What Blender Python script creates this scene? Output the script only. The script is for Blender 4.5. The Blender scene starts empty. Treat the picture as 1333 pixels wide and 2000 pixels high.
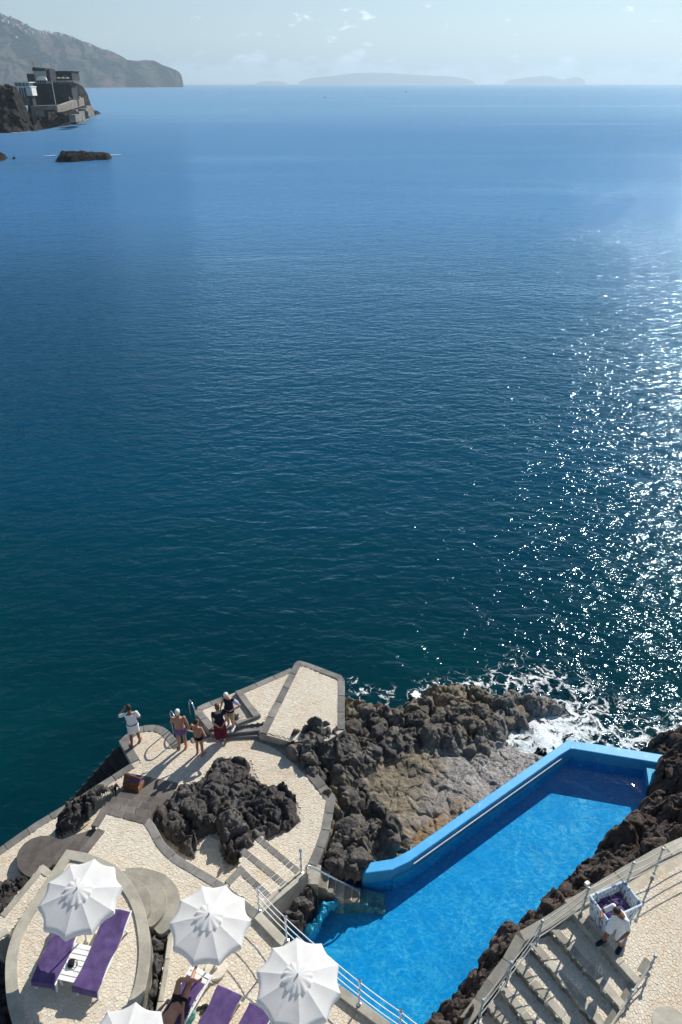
import bpy, bmesh, math, random
import numpy as np
from mathutils import Vector, Matrix
from mathutils.geometry import tessellate_polygon

random.seed(7)
R = math.radians
SC = bpy.context.scene
COL = SC.collection

# ------------------------------------------------------------------ camera
CAM_H = 21.6
FPX = 1400.0                       # focal length in pixels of the 1333 x 2000 frame
PITCH = math.atan(837.0 / FPX)     # below the horizon
cam_data = bpy.data.cameras.new('camera')
cam_data.sensor_fit = 'VERTICAL'
cam_data.sensor_height = 36.0
cam_data.lens = FPX / 2000.0 * 36.0
cam_data.clip_start = 0.2
cam_data.clip_end = 80000.0
cam = bpy.data.objects.new('camera', cam_data)
COL.objects.link(cam)
cam.location = (0, 0, CAM_H)
cam.rotation_euler = (math.pi / 2 - PITCH, 0, 0)
SC.camera = cam

# ------------------------------------------------------------------ light
SUN_AZ, SUN_EL = 36.5, 36.0        # azimuth clockwise from the view direction (+Y)
world = bpy.data.worlds.new('World')
SC.world = world
world.use_nodes = True
wt = world.node_tree
wt.nodes.clear()
w_out = wt.nodes.new('ShaderNodeOutputWorld')
w_bg = wt.nodes.new('ShaderNodeBackground')
w_sky = wt.nodes.new('ShaderNodeTexSky')
w_sky.sky_type = 'NISHITA'
w_sky.sun_disc = False
w_sky.sun_elevation = R(SUN_EL)
w_sky.sun_rotation = R(SUN_AZ)
w_sky.altitude = 30.0
w_sky.air_density = 1.0
w_sky.dust_density = 0.1
w_sky.ozone_density = 2.2
w_bg.inputs['Strength'].default_value = 0.072


def wn(kind, **kw):
    n = wt.nodes.new(kind)
    for k, v in kw.items():
        setattr(n, k, v)
    return n


def wmath(op, a, b=None, clamp=False):
    n = wn('ShaderNodeMath', operation=op, use_clamp=clamp)
    for i, v in enumerate((a, b)):
        if v is None:
            continue
        if isinstance(v, (int, float)):
            n.inputs[i].default_value = v
        else:
            wt.links.new(v, n.inputs[i])
    return n.outputs[0]


def wramp(v, lo, hi):
    n = wn('ShaderNodeMapRange', interpolation_type='SMOOTHSTEP')
    wt.links.new(v, n.inputs[0])
    n.inputs[1].default_value = lo
    n.inputs[2].default_value = hi
    return n.outputs[0]


# a low bank of cumulus all round the horizon, with a few puffs above it
w_tc = wn('ShaderNodeTexCoord')
w_sep = wn('ShaderNodeSeparateXYZ')
wt.links.new(w_tc.outputs['Generated'], w_sep.inputs[0])
w_map = wn('ShaderNodeMapping')
w_map.inputs['Scale'].default_value = (1, 1, 2.6)
wt.links.new(w_tc.outputs['Generated'], w_map.inputs[0])
w_noise = wn('ShaderNodeTexNoise')
w_noise.inputs['Scale'].default_value = 26.0
w_noise.inputs['Detail'].default_value = 7.0
w_noise.inputs['Roughness'].default_value = 0.6
wt.links.new(w_map.outputs[0], w_noise.inputs[0])
w_noise2 = wn('ShaderNodeTexNoise')
w_noise2.inputs['Scale'].default_value = 5.0
w_noise2.inputs['Detail'].default_value = 3.0
wt.links.new(w_tc.outputs['Generated'], w_noise2.inputs[0])
el = w_sep.outputs['Z']
bank_top = wmath('ADD', 0.022, wmath('MULTIPLY', wmath('SUBTRACT', w_noise.outputs[0], 0.5), 0.075))
bank_top = wmath('ADD', bank_top, wmath('MULTIPLY', wmath('SUBTRACT', w_noise2.outputs[0], 0.5), 0.05))
bank = wmath('MULTIPLY', wramp(wmath('SUBTRACT', bank_top, el), -0.003, 0.012), 0.95)
puff = wmath('MULTIPLY', wramp(wmath('ADD', w_noise.outputs[0], wmath('MULTIPLY', w_noise2.outputs[0], 0.35)), 0.80, 0.9),
             wmath('MULTIPLY', wramp(el, 0.02, 0.035), wramp(el, 0.12, 0.06)))
cloud = wmath('MAXIMUM', bank, wmath('MULTIPLY', puff, 0.6), clamp=True)
w_mix = wn('ShaderNodeMixRGB')
wt.links.new(cloud, w_mix.inputs[0])
wt.links.new(w_sky.outputs[0], w_mix.inputs[1])
w_mix.inputs[2].default_value = (20.0, 20.6, 21.4, 1)
wt.links.new(w_mix.outputs[0], w_bg.inputs['Color'])
wt.links.new(w_bg.outputs[0], w_out.inputs['Surface'])

sun_data = bpy.data.lights.new('sun', 'SUN')
sun_data.energy = 5.0
sun_data.angle = R(0.5)
sun_data.color = (1.0, 0.95, 0.875)
sun = bpy.data.objects.new('sun', sun_data)
COL.objects.link(sun)
sdir = Vector((math.sin(R(SUN_AZ)) * math.cos(R(SUN_EL)), math.cos(R(SUN_AZ)) * math.cos(R(SUN_EL)), math.sin(R(SUN_EL))))
sun.rotation_euler = sdir.to_track_quat('Z', 'Y').to_euler()
sun.location = (0, 0, 60)

SC.view_settings.view_transform = 'Standard'
SC.view_settings.look = 'None'
SC.view_settings.gamma = 1.0
SC.view_settings.use_curve_mapping = False
SC.view_settings.exposure = 0.36
SC.render.engine = 'CYCLES'
SC.cycles.use_denoising = True
SC.cycles.sample_clamp_indirect = 6.0
SC.cycles.max_bounces = 8
SC.cycles.transparent_max_bounces = 24

# ------------------------------------------------------------------ survey: a photo point seen on level z, or at distance Y
_c, _s = math.cos(PITCH), math.sin(PITCH)


def P(px, py, z):
    x, y = px - 666.5, py - 1000.0
    d = (x, FPX * _c - y * _s, -(FPX * _s + y * _c))
    t = (z - CAM_H) / d[2]
    return (d[0] * t, d[1] * t)


def PZ(px, py, z):
    a = P(px, py, z)
    return Vector((a[0], a[1], z))


def Q(px, py, Y):
    x, y = px - 666.5, py - 1000.0
    d = (x, FPX * _c - y * _s, -(FPX * _s + y * _c))
    t = Y / d[1]
    return Vector((d[0] * t, Y, CAM_H + d[2] * t))


def PP(pts, z):
    return [P(a, b, z) for a, b in pts]


# ------------------------------------------------------------------ materials
class NT:
    def __init__(self, name):
        self.m = bpy.data.materials.new(name)
        self.m.use_nodes = True
        self.t = self.m.node_tree
        self.t.nodes.clear()
        self.out = self.n('ShaderNodeOutputMaterial')

    def n(self, kind, ins=None, **kw):
        nd = self.t.nodes.new(kind)
        for k, v in kw.items():
            setattr(nd, k, v)
        for k, v in (ins or {}).items():
            self.set(nd.inputs[k], v)
        return nd

    def set(self, sock, v):
        if hasattr(v, 'links'):
            self.t.links.new(v, sock)
        elif isinstance(v, (tuple, list)) and len(v) == 3 and sock.type == 'RGBA':
            sock.default_value = (*v, 1)
        else:
            sock.default_value = v

    def math(self, op, a, b=0.0, c=0.0, clamp=False):
        nd = self.n('ShaderNodeMath', {0: a, 1: b, 2: c}, operation=op, use_clamp=clamp)
        return nd.outputs[0]

    def mix(self, f, a, b, blend='MIX'):
        nd = self.n('ShaderNodeMixRGB', {0: f, 1: a, 2: b}, blend_type=blend)
        return nd.outputs[0]

    def ramp(self, v, lo, hi, a=0.0, b=1.0):
        nd = self.n('ShaderNodeMapRange', {0: v, 1: lo, 2: hi, 3: a, 4: b}, interpolation_type='SMOOTHSTEP')
        return nd.outputs[0]

    def pos(self):
        return self.n('ShaderNodeNewGeometry').outputs['Position']

    def island(self):
        return self.n('ShaderNodeNewGeometry').outputs['Random Per Island']

    def objrand(self):
        return self.n('ShaderNodeObjectInfo').outputs['Random']

    def map(self, v, scale=(1, 1, 1), rot=(0, 0, 0), loc=(0, 0, 0)):
        return self.n('ShaderNodeMapping', {0: v, 1: loc, 2: rot, 3: scale}).outputs[0]

    def noise(self, scale, detail=4.0, rough=0.55, vec=None, dist=0.0):
        nd = self.n('ShaderNodeTexNoise', {'Scale': scale, 'Detail': detail, 'Roughness': rough, 'Distortion': dist})
        self.set(nd.inputs['Vector'], vec if vec is not None else self.pos())
        return nd.outputs[0]

    def vor(self, scale, vec=None, feature='F1', out='Distance'):
        nd = self.n('ShaderNodeTexVoronoi', {'Scale': scale}, feature=feature)
        self.set(nd.inputs['Vector'], vec if vec is not None else self.pos())
        return nd.outputs[out]

    def bump(self, h, strength=0.5, dist=0.02, nrm=None):
        nd = self.n('ShaderNodeBump', {'Height': h, 'Strength': strength, 'Distance': dist})
        if nrm is not None:
            self.set(nd.inputs['Normal'], nrm)
        return nd.outputs[0]

    def attr(self, name):
        return self.n('ShaderNodeAttribute', attribute_name=name).outputs['Fac']

    def bsdf(self, color, rough=0.7, nrm=None, spec=0.3, metal=0.0, **kw):
        nd = self.n('ShaderNodeBsdfPrincipled', {'Base Color': color, 'Roughness': rough, 'Metallic': metal, 'Specular IOR Level': spec})
        if nrm is not None:
            self.set(nd.inputs['Normal'], nrm)
        for k, v in kw.items():
            self.set(nd.inputs[k.replace('_', ' ')], v)
        return nd.outputs[0]

    def done(self, sh):
        self.t.links.new(sh, self.out.inputs['Surface'])
        return self.m


M = {}


def simple(name, col, rough=0.6, spec=0.3, metal=0.0, var=0.12, scale=6.0, bump=0.0, bscale=40.0):
    t = NT(name)
    n = t.noise(scale, 4)
    f = t.ramp(n, 0.3, 0.7)
    c = t.mix(f, tuple(x * (1 - var) for x in col), tuple(min(1, x * (1 + var)) for x in col))
    nr = t.bump(t.noise(bscale, 4), 0.6, bump) if bump else None
    M[name] = t.done(t.bsdf(c, rough, nr, spec, metal))
    return M[name]


# --- cobbles
t = NT('cobble')
isl = t.island()
big = t.ramp(t.noise(0.55, 3), 0.42, 0.68)
c = t.mix(isl, (0.64, 0.57, 0.455), (0.75, 0.69, 0.575))
warm = t.math('GREATER_THAN', t.math('FRACT', t.math('MULTIPLY', isl, 37.7)), 0.88)
c = t.mix(t.math('MULTIPLY', warm, t.ramp(big, 0, 1, 0.25, 0.75)), c, (0.60, 0.43, 0.27))
c = t.mix(t.math('MULTIPLY', big, 0.42), c, (0.60, 0.47, 0.32))
c = t.mix(t.math('MULTIPLY', t.ramp(t.noise(0.8, 6, 0.7, t.map(t.pos(), loc=(4, 2, 8))), 0.52, 0.70), 0.32), c, (0.38, 0.335, 0.27))
c = t.mix(t.math('MULTIPLY', t.ramp(t.noise(30, 4), 0.35, 0.7), 0.28), c, (0.44, 0.38, 0.30))
M['cobble'] = t.done(t.bsdf(c, 0.75, t.bump(t.noise(45, 4), 0.5, 0.006), 0.25))

t = NT('joint_mortar')
c = t.mix(t.ramp(t.noise(8, 4), 0.35, 0.7), (0.44, 0.385, 0.30), (0.55, 0.485, 0.385))
M['mortar'] = t.done(t.bsdf(c, 0.9, t.bump(t.noise(60, 3), 0.5, 0.01), 0.1))


def stone_mat(name, a, b, blot, blotamt=0.5, scale=2.5, vary=(0.78, 1.18)):
    t = NT(name)
    r = t.objrand()
    c = t.mix(t.ramp(t.noise(scale, 6, 0.62), 0.32, 0.68), a, b)
    c = t.mix(t.math('MULTIPLY', t.ramp(t.noise(scale * 0.55, 5, 0.65, t.map(t.pos(), loc=(7, 3, 1))), 0.5, 0.66), blotamt), c, blot)
    c = t.mix(t.math('MULTIPLY', t.ramp(t.noise(38, 3), 0.5, 0.75), 0.3), c, tuple(x * 0.55 for x in a))
    hsv = t.n('ShaderNodeHueSaturation', {'Color': c, 'Value': t.ramp(r, 0, 1, *vary)})
    nr = t.bump(t.noise(55, 4), 0.5, 0.008)
    nr = t.bump(t.noise(6, 3), 0.4, 0.02, nr)
    M[name] = t.done(t.bsdf(hsv.outputs[0], 0.8, nr, 0.25))


stone_mat('curb_stone', (0.15, 0.145, 0.135), (0.235, 0.225, 0.205), (0.33, 0.31, 0.27), 0.35)
stone_mat('brown_stone', (0.105, 0.092, 0.083), (0.165, 0.145, 0.128), (0.22, 0.20, 0.175), 0.4)
stone_mat('wet_shaded_stone', (0.022, 0.020, 0.020), (0.045, 0.041, 0.039), (0.07, 0.065, 0.06), 0.4)  # dark from wetness and from the steps' shade, put into the colour
stone_mat('concrete', (0.35, 0.325, 0.265), (0.47, 0.44, 0.36), (0.25, 0.232, 0.195), 0.5)
stone_mat('stair_concrete', (0.30, 0.275, 0.23), (0.42, 0.39, 0.32), (0.10, 0.09, 0.075), 0.75, 3.2, (0.5, 1.35))
stone_mat('wall_concrete', (0.26, 0.245, 0.21), (0.36, 0.34, 0.29), (0.17, 0.16, 0.14), 0.6)


# --- lava rock: 'tan' and 'wet' are laid down per vertex where the shore is ochre or washed
def rock_mat(name, dark, mid, light, brown=0.0):
    t = NT(name)
    p = t.pos()
    tan = t.attr('tan')
    wet = t.attr('wet')
    n1 = t.noise(1.3, 7, 0.62)
    n2 = t.noise(7.0, 7, 0.68)
    n3 = t.noise(40.0, 5, 0.7)
    c = t.mix(t.ramp(n2, 0.3, 0.72), dark, mid)
    c = t.mix(t.math('MULTIPLY', t.ramp(n1, 0.48, 0.68), 0.75), c, light)
    c = t.mix(t.math('MULTIPLY', t.ramp(t.noise(2.7, 6, 0.65, t.map(p, loc=(5, 9, 2))), 0.52, 0.70), 0.35 + brown), c, (0.115, 0.072, 0.052))
    c = t.mix(t.math('MULTIPLY', t.ramp(n3, 0.45, 0.8), 0.4), c, tuple(x * 1.5 for x in light))
    ochre = t.mix(t.ramp(t.noise(4.0, 7, 0.7), 0.35, 0.68), (0.15, 0.128, 0.094), (0.34, 0.285, 0.205))
    ochre = t.mix(t.math('MULTIPLY', t.ramp(t.noise(1.7, 5, 0.6, t.map(p, loc=(1, 4, 7))), 0.5, 0.66), 0.6), ochre, (0.085, 0.08, 0.068))
    ochre = t.mix(t.math('MULTIPLY', t.ramp(n3, 0.4, 0.75), 0.35), ochre, (0.32, 0.28, 0.2))
    tn = t.math('ADD', tan, t.math('MULTIPLY', t.math('SUBTRACT', n2, 0.5), 0.8))
    c = t.mix(t.ramp(tn, 0.3, 0.7), c, ochre)
    rust = t.attr('rust')
    rn = t.math('ADD', rust, t.math('MULTIPLY', t.math('SUBTRACT', t.noise(5, 6, 0.7), 0.5), 1.3))
    c = t.mix(t.ramp(rn, 0.5, 1.0), c, (0.25, 0.145, 0.05))
    h = t.math('ADD', t.math('MULTIPLY', t.noise(14, 8, 0.72), 0.8), t.math('MULTIPLY', t.vor(22), 0.35))
    nr = t.bump(h, 1.0, 0.075)
    nr = t.bump(t.noise(60, 5, 0.7), 0.9, 0.016, nr)
    rough = t.math('SUBTRACT', 0.85, t.math('MULTIPLY', wet, 0.62), clamp=True)
    foam_glitter = t.math('MULTIPLY', wet, t.ramp(t.noise(6.5, 6, 0.7, t.map(p, (1, 0.35, 1), (0, 0, R(-40)))), 0.40, 0.62))
    c = t.mix(t.math('MULTIPLY', wet, 0.5), c, (0.20, 0.18, 0.165))  # washed rock paled in its colour to stand for the wet sheen
    c = t.mix(t.math('MULTIPLY', foam_glitter, 0.65), c, (0.50, 0.47, 0.45))  # pale foam film, with the wet rock's sun glitter painted into it
    M[name] = t.done(t.bsdf(c, rough, nr, t.math('ADD', 0.2, t.math('MULTIPLY', wet, 0.5))))


rock_mat('lava', (0.042, 0.038, 0.038), (0.112, 0.104, 0.099), (0.20, 0.188, 0.175), 0.08)
rock_mat('lava_brown', (0.045, 0.034, 0.031), (0.105, 0.082, 0.071), (0.17, 0.138, 0.118), 0.25)
rock_mat('lava_tan', (0.085, 0.076, 0.062), (0.20, 0.174, 0.134), (0.33, 0.29, 0.22), 0.0)
rock_mat('lava_shore', (0.060, 0.056, 0.053), (0.155, 0.142, 0.126), (0.28, 0.255, 0.22), 0.05)

# --- water
t = NT('sea_water')
p = t.pos()
mp = t.map(p, (0.82, 1.5, 1), (0, 0, R(-18)))
w1 = t.noise(0.22, 3, 0.5, mp)
w2 = t.noise(0.8, 3, 0.5, t.map(p, (0.8, 1.6, 1), (0, 0, R(-24)), (3, 1, 0)), 0.4)
w3 = t.noise(2.3, 3, 0.45, t.map(p, (0.85, 1.45, 1), (0, 0, R(-34)), (9, 4, 0)), 0.5)
w4 = t.noise(5.5, 2, 0.5, t.map(p, (0.9, 1.3, 1), (0, 0, R(12)), (9, 4, 0)))
gust = t.ramp(t.noise(0.012, 4, 0.55, t.map(p, (0.45, 1.2, 1), (0, 0, R(14)))), 0.36, 0.64, 0.72, 1.1)
h = t.math('ADD', t.math('MULTIPLY', w1, 0.5), t.math('MULTIPLY', w2, 0.40))
h = t.math('ADD', h, t.math('MULTIPLY', w3, 0.135))
h = t.math('ADD', h, t.math('MULTIPLY', w4, 0.014))
h = t.math('MULTIPLY', h, gust)
nr = t.bump(h, 1.0, 0.8)
deep = t.noise(0.085, 5, 0.6, t.map(p, (1, 1.4, 1)))
sep = t.n('ShaderNodeSeparateXYZ', {0: p})
yy = sep.outputs['Y']
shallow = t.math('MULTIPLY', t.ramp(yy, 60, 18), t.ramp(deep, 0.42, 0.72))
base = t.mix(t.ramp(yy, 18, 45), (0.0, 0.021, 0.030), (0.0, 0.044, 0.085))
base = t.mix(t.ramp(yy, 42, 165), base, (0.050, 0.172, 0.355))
base = t.mix(t.ramp(yy, 110, 800), base, (0.155, 0.305, 0.475))  # distant water lightened in its colour, standing in for sky reflection
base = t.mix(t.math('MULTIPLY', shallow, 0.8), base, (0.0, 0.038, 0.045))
swirl = t.ramp(t.noise(0.005, 6, 0.62, t.map(p, (0.22, 1.5, 1), (0, 0, R(6))), 0.4), 0.52, 0.62)
rough = t.math('ADD', t.ramp(yy, 60, 900, 0.08, 0.20), t.math('MULTIPLY', swirl, -0.03))
dif = t.n('ShaderNodeBsdfDiffuse', {'Color': base})
glo = t.n('ShaderNodeBsdfGlossy', {'Color': (0.62, 0.84, 1.0, 1), 'Roughness': rough, 'Normal': nr})
fre = t.n('ShaderNodeFresnel', {'IOR': 1.333, 'Normal': nr})
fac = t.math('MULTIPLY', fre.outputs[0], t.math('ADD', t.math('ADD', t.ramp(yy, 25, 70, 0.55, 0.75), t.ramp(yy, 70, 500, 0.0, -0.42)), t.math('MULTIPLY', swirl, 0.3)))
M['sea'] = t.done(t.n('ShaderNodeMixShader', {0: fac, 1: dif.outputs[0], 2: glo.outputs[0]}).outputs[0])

t = NT('pool_water')
p = t.pos()
r1 = t.noise(1.5, 3, 0.5, t.map(p, (1, 1.25, 1), (0, 0, R(35))), 0.6)
r2 = t.noise(5.5, 3, 0.5, t.map(p, (1, 1.3, 1), (0, 0, R(28))), 0.5)
nr = t.bump(t.math('ADD', t.math('MULTIPLY', r1, 0.04), t.math('MULTIPLY', r2, 0.012)), 1.0, 0.6)
# net of caustic light painted into the water's transparency colour
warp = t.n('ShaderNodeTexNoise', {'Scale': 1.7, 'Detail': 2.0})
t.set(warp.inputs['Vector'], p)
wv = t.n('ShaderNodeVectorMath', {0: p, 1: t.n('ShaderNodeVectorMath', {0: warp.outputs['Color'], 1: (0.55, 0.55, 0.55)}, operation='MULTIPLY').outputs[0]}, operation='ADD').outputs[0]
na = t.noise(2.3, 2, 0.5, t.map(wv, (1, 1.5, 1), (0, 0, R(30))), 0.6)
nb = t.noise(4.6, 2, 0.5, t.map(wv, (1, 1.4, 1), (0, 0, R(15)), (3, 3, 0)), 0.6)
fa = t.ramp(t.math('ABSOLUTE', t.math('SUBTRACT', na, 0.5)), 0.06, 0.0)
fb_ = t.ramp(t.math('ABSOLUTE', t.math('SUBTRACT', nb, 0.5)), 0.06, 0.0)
caustic_net = t.math('ADD', t.math('MULTIPLY', fa, 0.85), t.math('MULTIPLY', fb_, 0.7))
caustic_net = t.math('MULTIPLY', caustic_net, t.ramp(t.noise(0.8, 3), 0.35, 0.65, 0.35, 1.0), clamp=True)
tr_c = t.mix(caustic_net, (0.24, 0.74, 0.93), (1.0, 1.0, 1.0))
tr = t.n('ShaderNodeBsdfTransparent', {'Color': tr_c})
gl = t.n('ShaderNodeBsdfGlossy', {'Roughness': 0.03, 'Color': (0.45, 0.45, 0.45, 1), 'Normal': nr})
fr = t.n('ShaderNodeFresnel', {'IOR': 1.333, 'Normal': nr})
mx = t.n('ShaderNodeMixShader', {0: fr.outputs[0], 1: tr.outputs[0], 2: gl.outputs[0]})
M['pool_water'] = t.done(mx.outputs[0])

t = NT('pool_paint')
n = t.noise(1.6, 6, 0.65)
c = t.mix(t.ramp(n, 0.3, 0.7), (0.012, 0.32, 0.55), (0.020, 0.39, 0.64))
c = t.mix(t.math('MULTIPLY', t.ramp(t.noise(5, 6, 0.7), 0.58, 0.72), 0.55), c, (0.10, 0.42, 0.78))
c = t.mix(t.math('MULTIPLY', t.ramp(t.noise(2.2, 7, 0.72, t.map(t.pos(), loc=(3, 8, 1))), 0.60, 0.72), 0.45), c, (0.008, 0.16, 0.42))
M['pool_paint'] = t.done(t.bsdf(c, 0.6, t.bump(t.noise(28, 5), 0.5, 0.012), 0.35))

t = NT('rim_paint')
c = t.mix(t.ramp(t.noise(1.6, 6, 0.65), 0.3, 0.7), (0.022, 0.32, 0.66), (0.045, 0.40, 0.76))
c = t.mix(t.math('MULTIPLY', t.ramp(t.noise(6, 7, 0.75), 0.54, 0.68), 0.5), c, (0.20, 0.47, 0.72))
c = t.mix(t.math('MULTIPLY', t.ramp(t.noise(4.5, 8, 0.75, t.map(t.pos(), loc=(3, 8, 1))), 0.59, 0.68), 0.7), c, (0.60, 0.70, 0.76))
M['rim_paint'] = t.done(t.bsdf(c, 0.5, t.bump(t.noise(28, 5), 0.5, 0.012), 0.4))

t = NT('foam')
p = t.pos()
fa = t.attr('foam')
wv = t.n('ShaderNodeTexNoise', {'Scale': 1.6, 'Detail': 4.0})
t.set(wv.inputs['Vector'], p)
wp = t.n('ShaderNodeVectorMath', {0: p, 1: t.n('ShaderNodeVectorMath', {0: wv.outputs['Color'], 1: (1.1, 1.1, 0)}, operation='MULTIPLY').outputs[0]}, operation='ADD').outputs[0]
lace = t.math('ADD', t.ramp(t.vor(1.5, wp, 'DISTANCE_TO_EDGE'), 0.20, 0.0), t.math('MULTIPLY', t.ramp(t.vor(4.2, wp, 'DISTANCE_TO_EDGE'), 0.14, 0.0), 0.6))
solid = t.noise(2.2, 7, 0.7, wp)
a = t.math('ADD', t.math('MULTIPLY', fa, 1.25), t.math('ADD', t.math('MULTIPLY', lace, 0.42), t.math('MULTIPLY', t.math('SUBTRACT', solid, 0.5), 1.7)))
a = t.ramp(a, 0.72, 1.15)
a = t.math('MULTIPLY', a, t.ramp(fa, 0.02, 0.25), clamp=True)
fb = t.bsdf(t.mix(t.ramp(solid, 0.3, 0.6), (0.55, 0.68, 0.70), (0.85, 0.87, 0.87)), 0.5, t.bump(t.noise(9, 6, 0.7), 0.8, 0.1), 0.4)
mx = t.n('ShaderNodeMixShader', {0: a, 1: t.n('ShaderNodeBsdfTransparent').outputs[0], 2: fb})
M['foam'] = t.done(mx.outputs[0])

# --- cloth, metal, plastic, skin
t = NT('parasol_cloth')
n = t.noise(3.0, 4)
c = t.mix(t.ramp(n, 0.35, 0.7), (0.84, 0.84, 0.83), (0.90, 0.90, 0.89))
nr = t.bump(t.math('ADD', t.noise(5, 3), t.math('MULTIPLY', t.noise(160, 2), 0.06)), 0.35, 0.02)
d = t.n('ShaderNodeBsdfDiffuse', {'Color': c, 'Normal': nr})
tl = t.n('ShaderNodeBsdfTranslucent', {'Color': (0.75, 0.74, 0.72, 1)})
M['parasol'] = t.done(t.n('ShaderNodeMixShader', {0: 0.42, 1: d.outputs[0], 2: tl.outputs[0]}).outputs[0])

t = NT('purple_towel')
c = t.mix(t.ramp(t.noise(5, 5, 0.6), 0.3, 0.7), (0.070, 0.040, 0.138), (0.108, 0.067, 0.192))
M['towel'] = t.done(t.bsdf(c, 0.95, t.bump(t.noise(220, 3), 0.7, 0.008), 0.1, Sheen_Weight=0.35))

simple('white_plastic', (0.78, 0.78, 0.76), 0.45, 0.4, var=0.06, bump=0.003)
simple('chrome', (0.72, 0.74, 0.76), 0.18, 0.5, 1.0, var=0.1)
simple('galvanised', (0.42, 0.47, 0.47), 0.5, 0.5, 0.6, var=0.2, scale=20)
simple('rope', (0.55, 0.53, 0.48), 0.9, 0.1, var=0.2, scale=60, bump=0.01, bscale=120)
simple('base_stone', (0.62, 0.56, 0.46), 0.85, 0.2, var=0.1, bump=0.006)
simple('wicker_brown', (0.25, 0.115, 0.048), 0.6, 0.4, var=0.35, scale=18, bump=0.01)
simple('wicker_light', (0.46, 0.22, 0.085), 0.6, 0.4, var=0.3, scale=18, bump=0.01)
simple('black_cloth', (0.012, 0.012, 0.014), 0.85, 0.2, var=0.2, bump=0.006)
simple('black_rubber', (0.02, 0.02, 0.021), 0.5, 0.4, var=0.2)
simple('white_cloth', (0.80, 0.80, 0.80), 0.9, 0.1, var=0.05, scale=14, bump=0.015, bscale=16)
simple('navy_cloth', (0.020, 0.021, 0.045), 0.9, 0.1, var=0.2, scale=14, bump=0.012, bscale=16)
simple('maroon_cloth', (0.12, 0.014, 0.032), 0.9, 0.1, var=0.25, scale=14, bump=0.02, bscale=14)
simple('khaki_cloth', (0.42, 0.33, 0.22), 0.9, 0.1, var=0.12, scale=14, bump=0.012, bscale=16)
simple('lilac_cloth', (0.17, 0.11, 0.30), 0.9, 0.1, var=0.25, scale=40, bump=0.012, bscale=16)
simple('paleblue_cloth', (0.45, 0.50, 0.62), 0.9, 0.1, var=0.1, scale=14, bump=0.012, bscale=16)
simple('skin_tan', (0.40, 0.20, 0.125), 0.55, 0.35, var=0.08)
simple('skin_dark', (0.235, 0.105, 0.062), 0.5, 0.35, var=0.08)
simple('skin_fair', (0.52, 0.30, 0.21), 0.55, 0.35, var=0.08)
simple('hair_dark', (0.02, 0.013, 0.010), 0.6, 0.4, var=0.3, scale=60, bump=0.01)
simple('hair_brown', (0.13, 0.07, 0.035), 0.6, 0.4, var=0.3, scale=60, bump=0.01)
simple('hair_white', (0.68, 0.66, 0.62), 0.7, 0.3, var=0.15, scale=60, bump=0.01)
simple('bag_print', (0.10, 0.32, 0.30), 0.8, 0.2, var=0.7, scale=14)
simple('rust_metal', (0.20, 0.12, 0.07), 0.8, 0.3, 0.3, var=0.3, scale=30)
simple('sand', (0.42, 0.31, 0.19), 0.9, 0.1, var=0.15, bump=0.006)

t = NT('basket_weave')
isl = t.island()
c = t.mix(t.ramp(isl, 0.0, 0.8), (0.50, 0.60, 0.66), (0.66, 0.74, 0.78))
c = t.mix(t.math('GREATER_THAN', t.math('FRACT', t.math('MULTIPLY', isl, 17.3)), 0.80), c, (0.13, 0.20, 0.38))
M['weave'] = t.done(t.bsdf(c, 0.55, t.bump(t.noise(50, 3), 0.5, 0.006), 0.4))

# --- far land
t = NT('headland_rock')
p = t.pos()
mp = t.map(p, (0.016, 0.004, 0.005), (0, R(38), 0))
n1 = t.noise(1.0, 9, 0.68, mp)
n2 = t.noise(0.006, 7, 0.65)
n3 = t.noise(0.035, 6, 0.7)
c = t.mix(t.ramp(n1, 0.34, 0.66), (0.014, 0.012, 0.017), (0.13, 0.080, 0.064))  # dark diagonal bands put the gullies' shade into the colour
c = t.mix(t.math('MULTIPLY', t.ramp(n2, 0.45, 0.62), 0.65), c, (0.085, 0.088, 0.048))
c = t.mix(t.math('MULTIPLY', t.ramp(n3, 0.56, 0.72), 0.5), c, (0.19, 0.145, 0.115))
M['headland'] = t.done(t.bsdf(c, 0.95, t.bump(t.noise(0.03, 7, 0.7), 1.0, 22), 0.05))

t = NT('island_rock')
c = t.mix(t.ramp(t.noise(0.004, 6, 0.65), 0.35, 0.65), (0.10, 0.09, 0.07), (0.20, 0.17, 0.13))
M['island'] = t.done(t.bsdf(c, 0.95, None, 0.05))

t = NT('cliff_rock')
p = t.pos()
n1 = t.noise(0.25, 8, 0.7, t.map(p, (1, 1, 0.6)))
n2 = t.noise(0.05, 5, 0.6)
c = t.mix(t.ramp(n1, 0.34, 0.68), (0.014, 0.013, 0.014), (0.062, 0.052, 0.047))
c = t.mix(t.math('MULTIPLY', t.ramp(n2, 0.52, 0.68), 0.5), c, (0.05, 0.032, 0.025))
c = t.mix(t.math('MULTIPLY', t.ramp(t.noise(0.9, 5, 0.7), 0.54, 0.72), 0.5), c, (0.14, 0.125, 0.11))
M['cliff'] = t.done(t.bsdf(c, 0.9, t.bump(t.noise(0.5, 8, 0.75), 1.0, 3.0), 0.1))
simple('far_concrete', (0.22, 0.20, 0.17), 0.9, 0.1, var=0.25, scale=0.4)
simple('far_dark', (0.035, 0.038, 0.045), 0.8, 0.2, var=0.25, scale=0.5)
simple('far_pale', (0.36, 0.37, 0.34), 0.8, 0.2, var=0.12, scale=0.4)
simple('far_white', (0.66, 0.65, 0.62), 0.7, 0.2, var=0.06, scale=0.4)
simple('far_glass', (0.10, 0.17, 0.22), 0.15, 0.6, var=0.3, scale=0.5)
simple('far_roof', (0.33, 0.15, 0.09), 0.9, 0.1, var=0.2, scale=0.4)
simple('scrub', (0.07, 0.075, 0.035), 0.95, 0.05, var=0.4, scale=0.8)

# ------------------------------------------------------------------ mesh helpers


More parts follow.
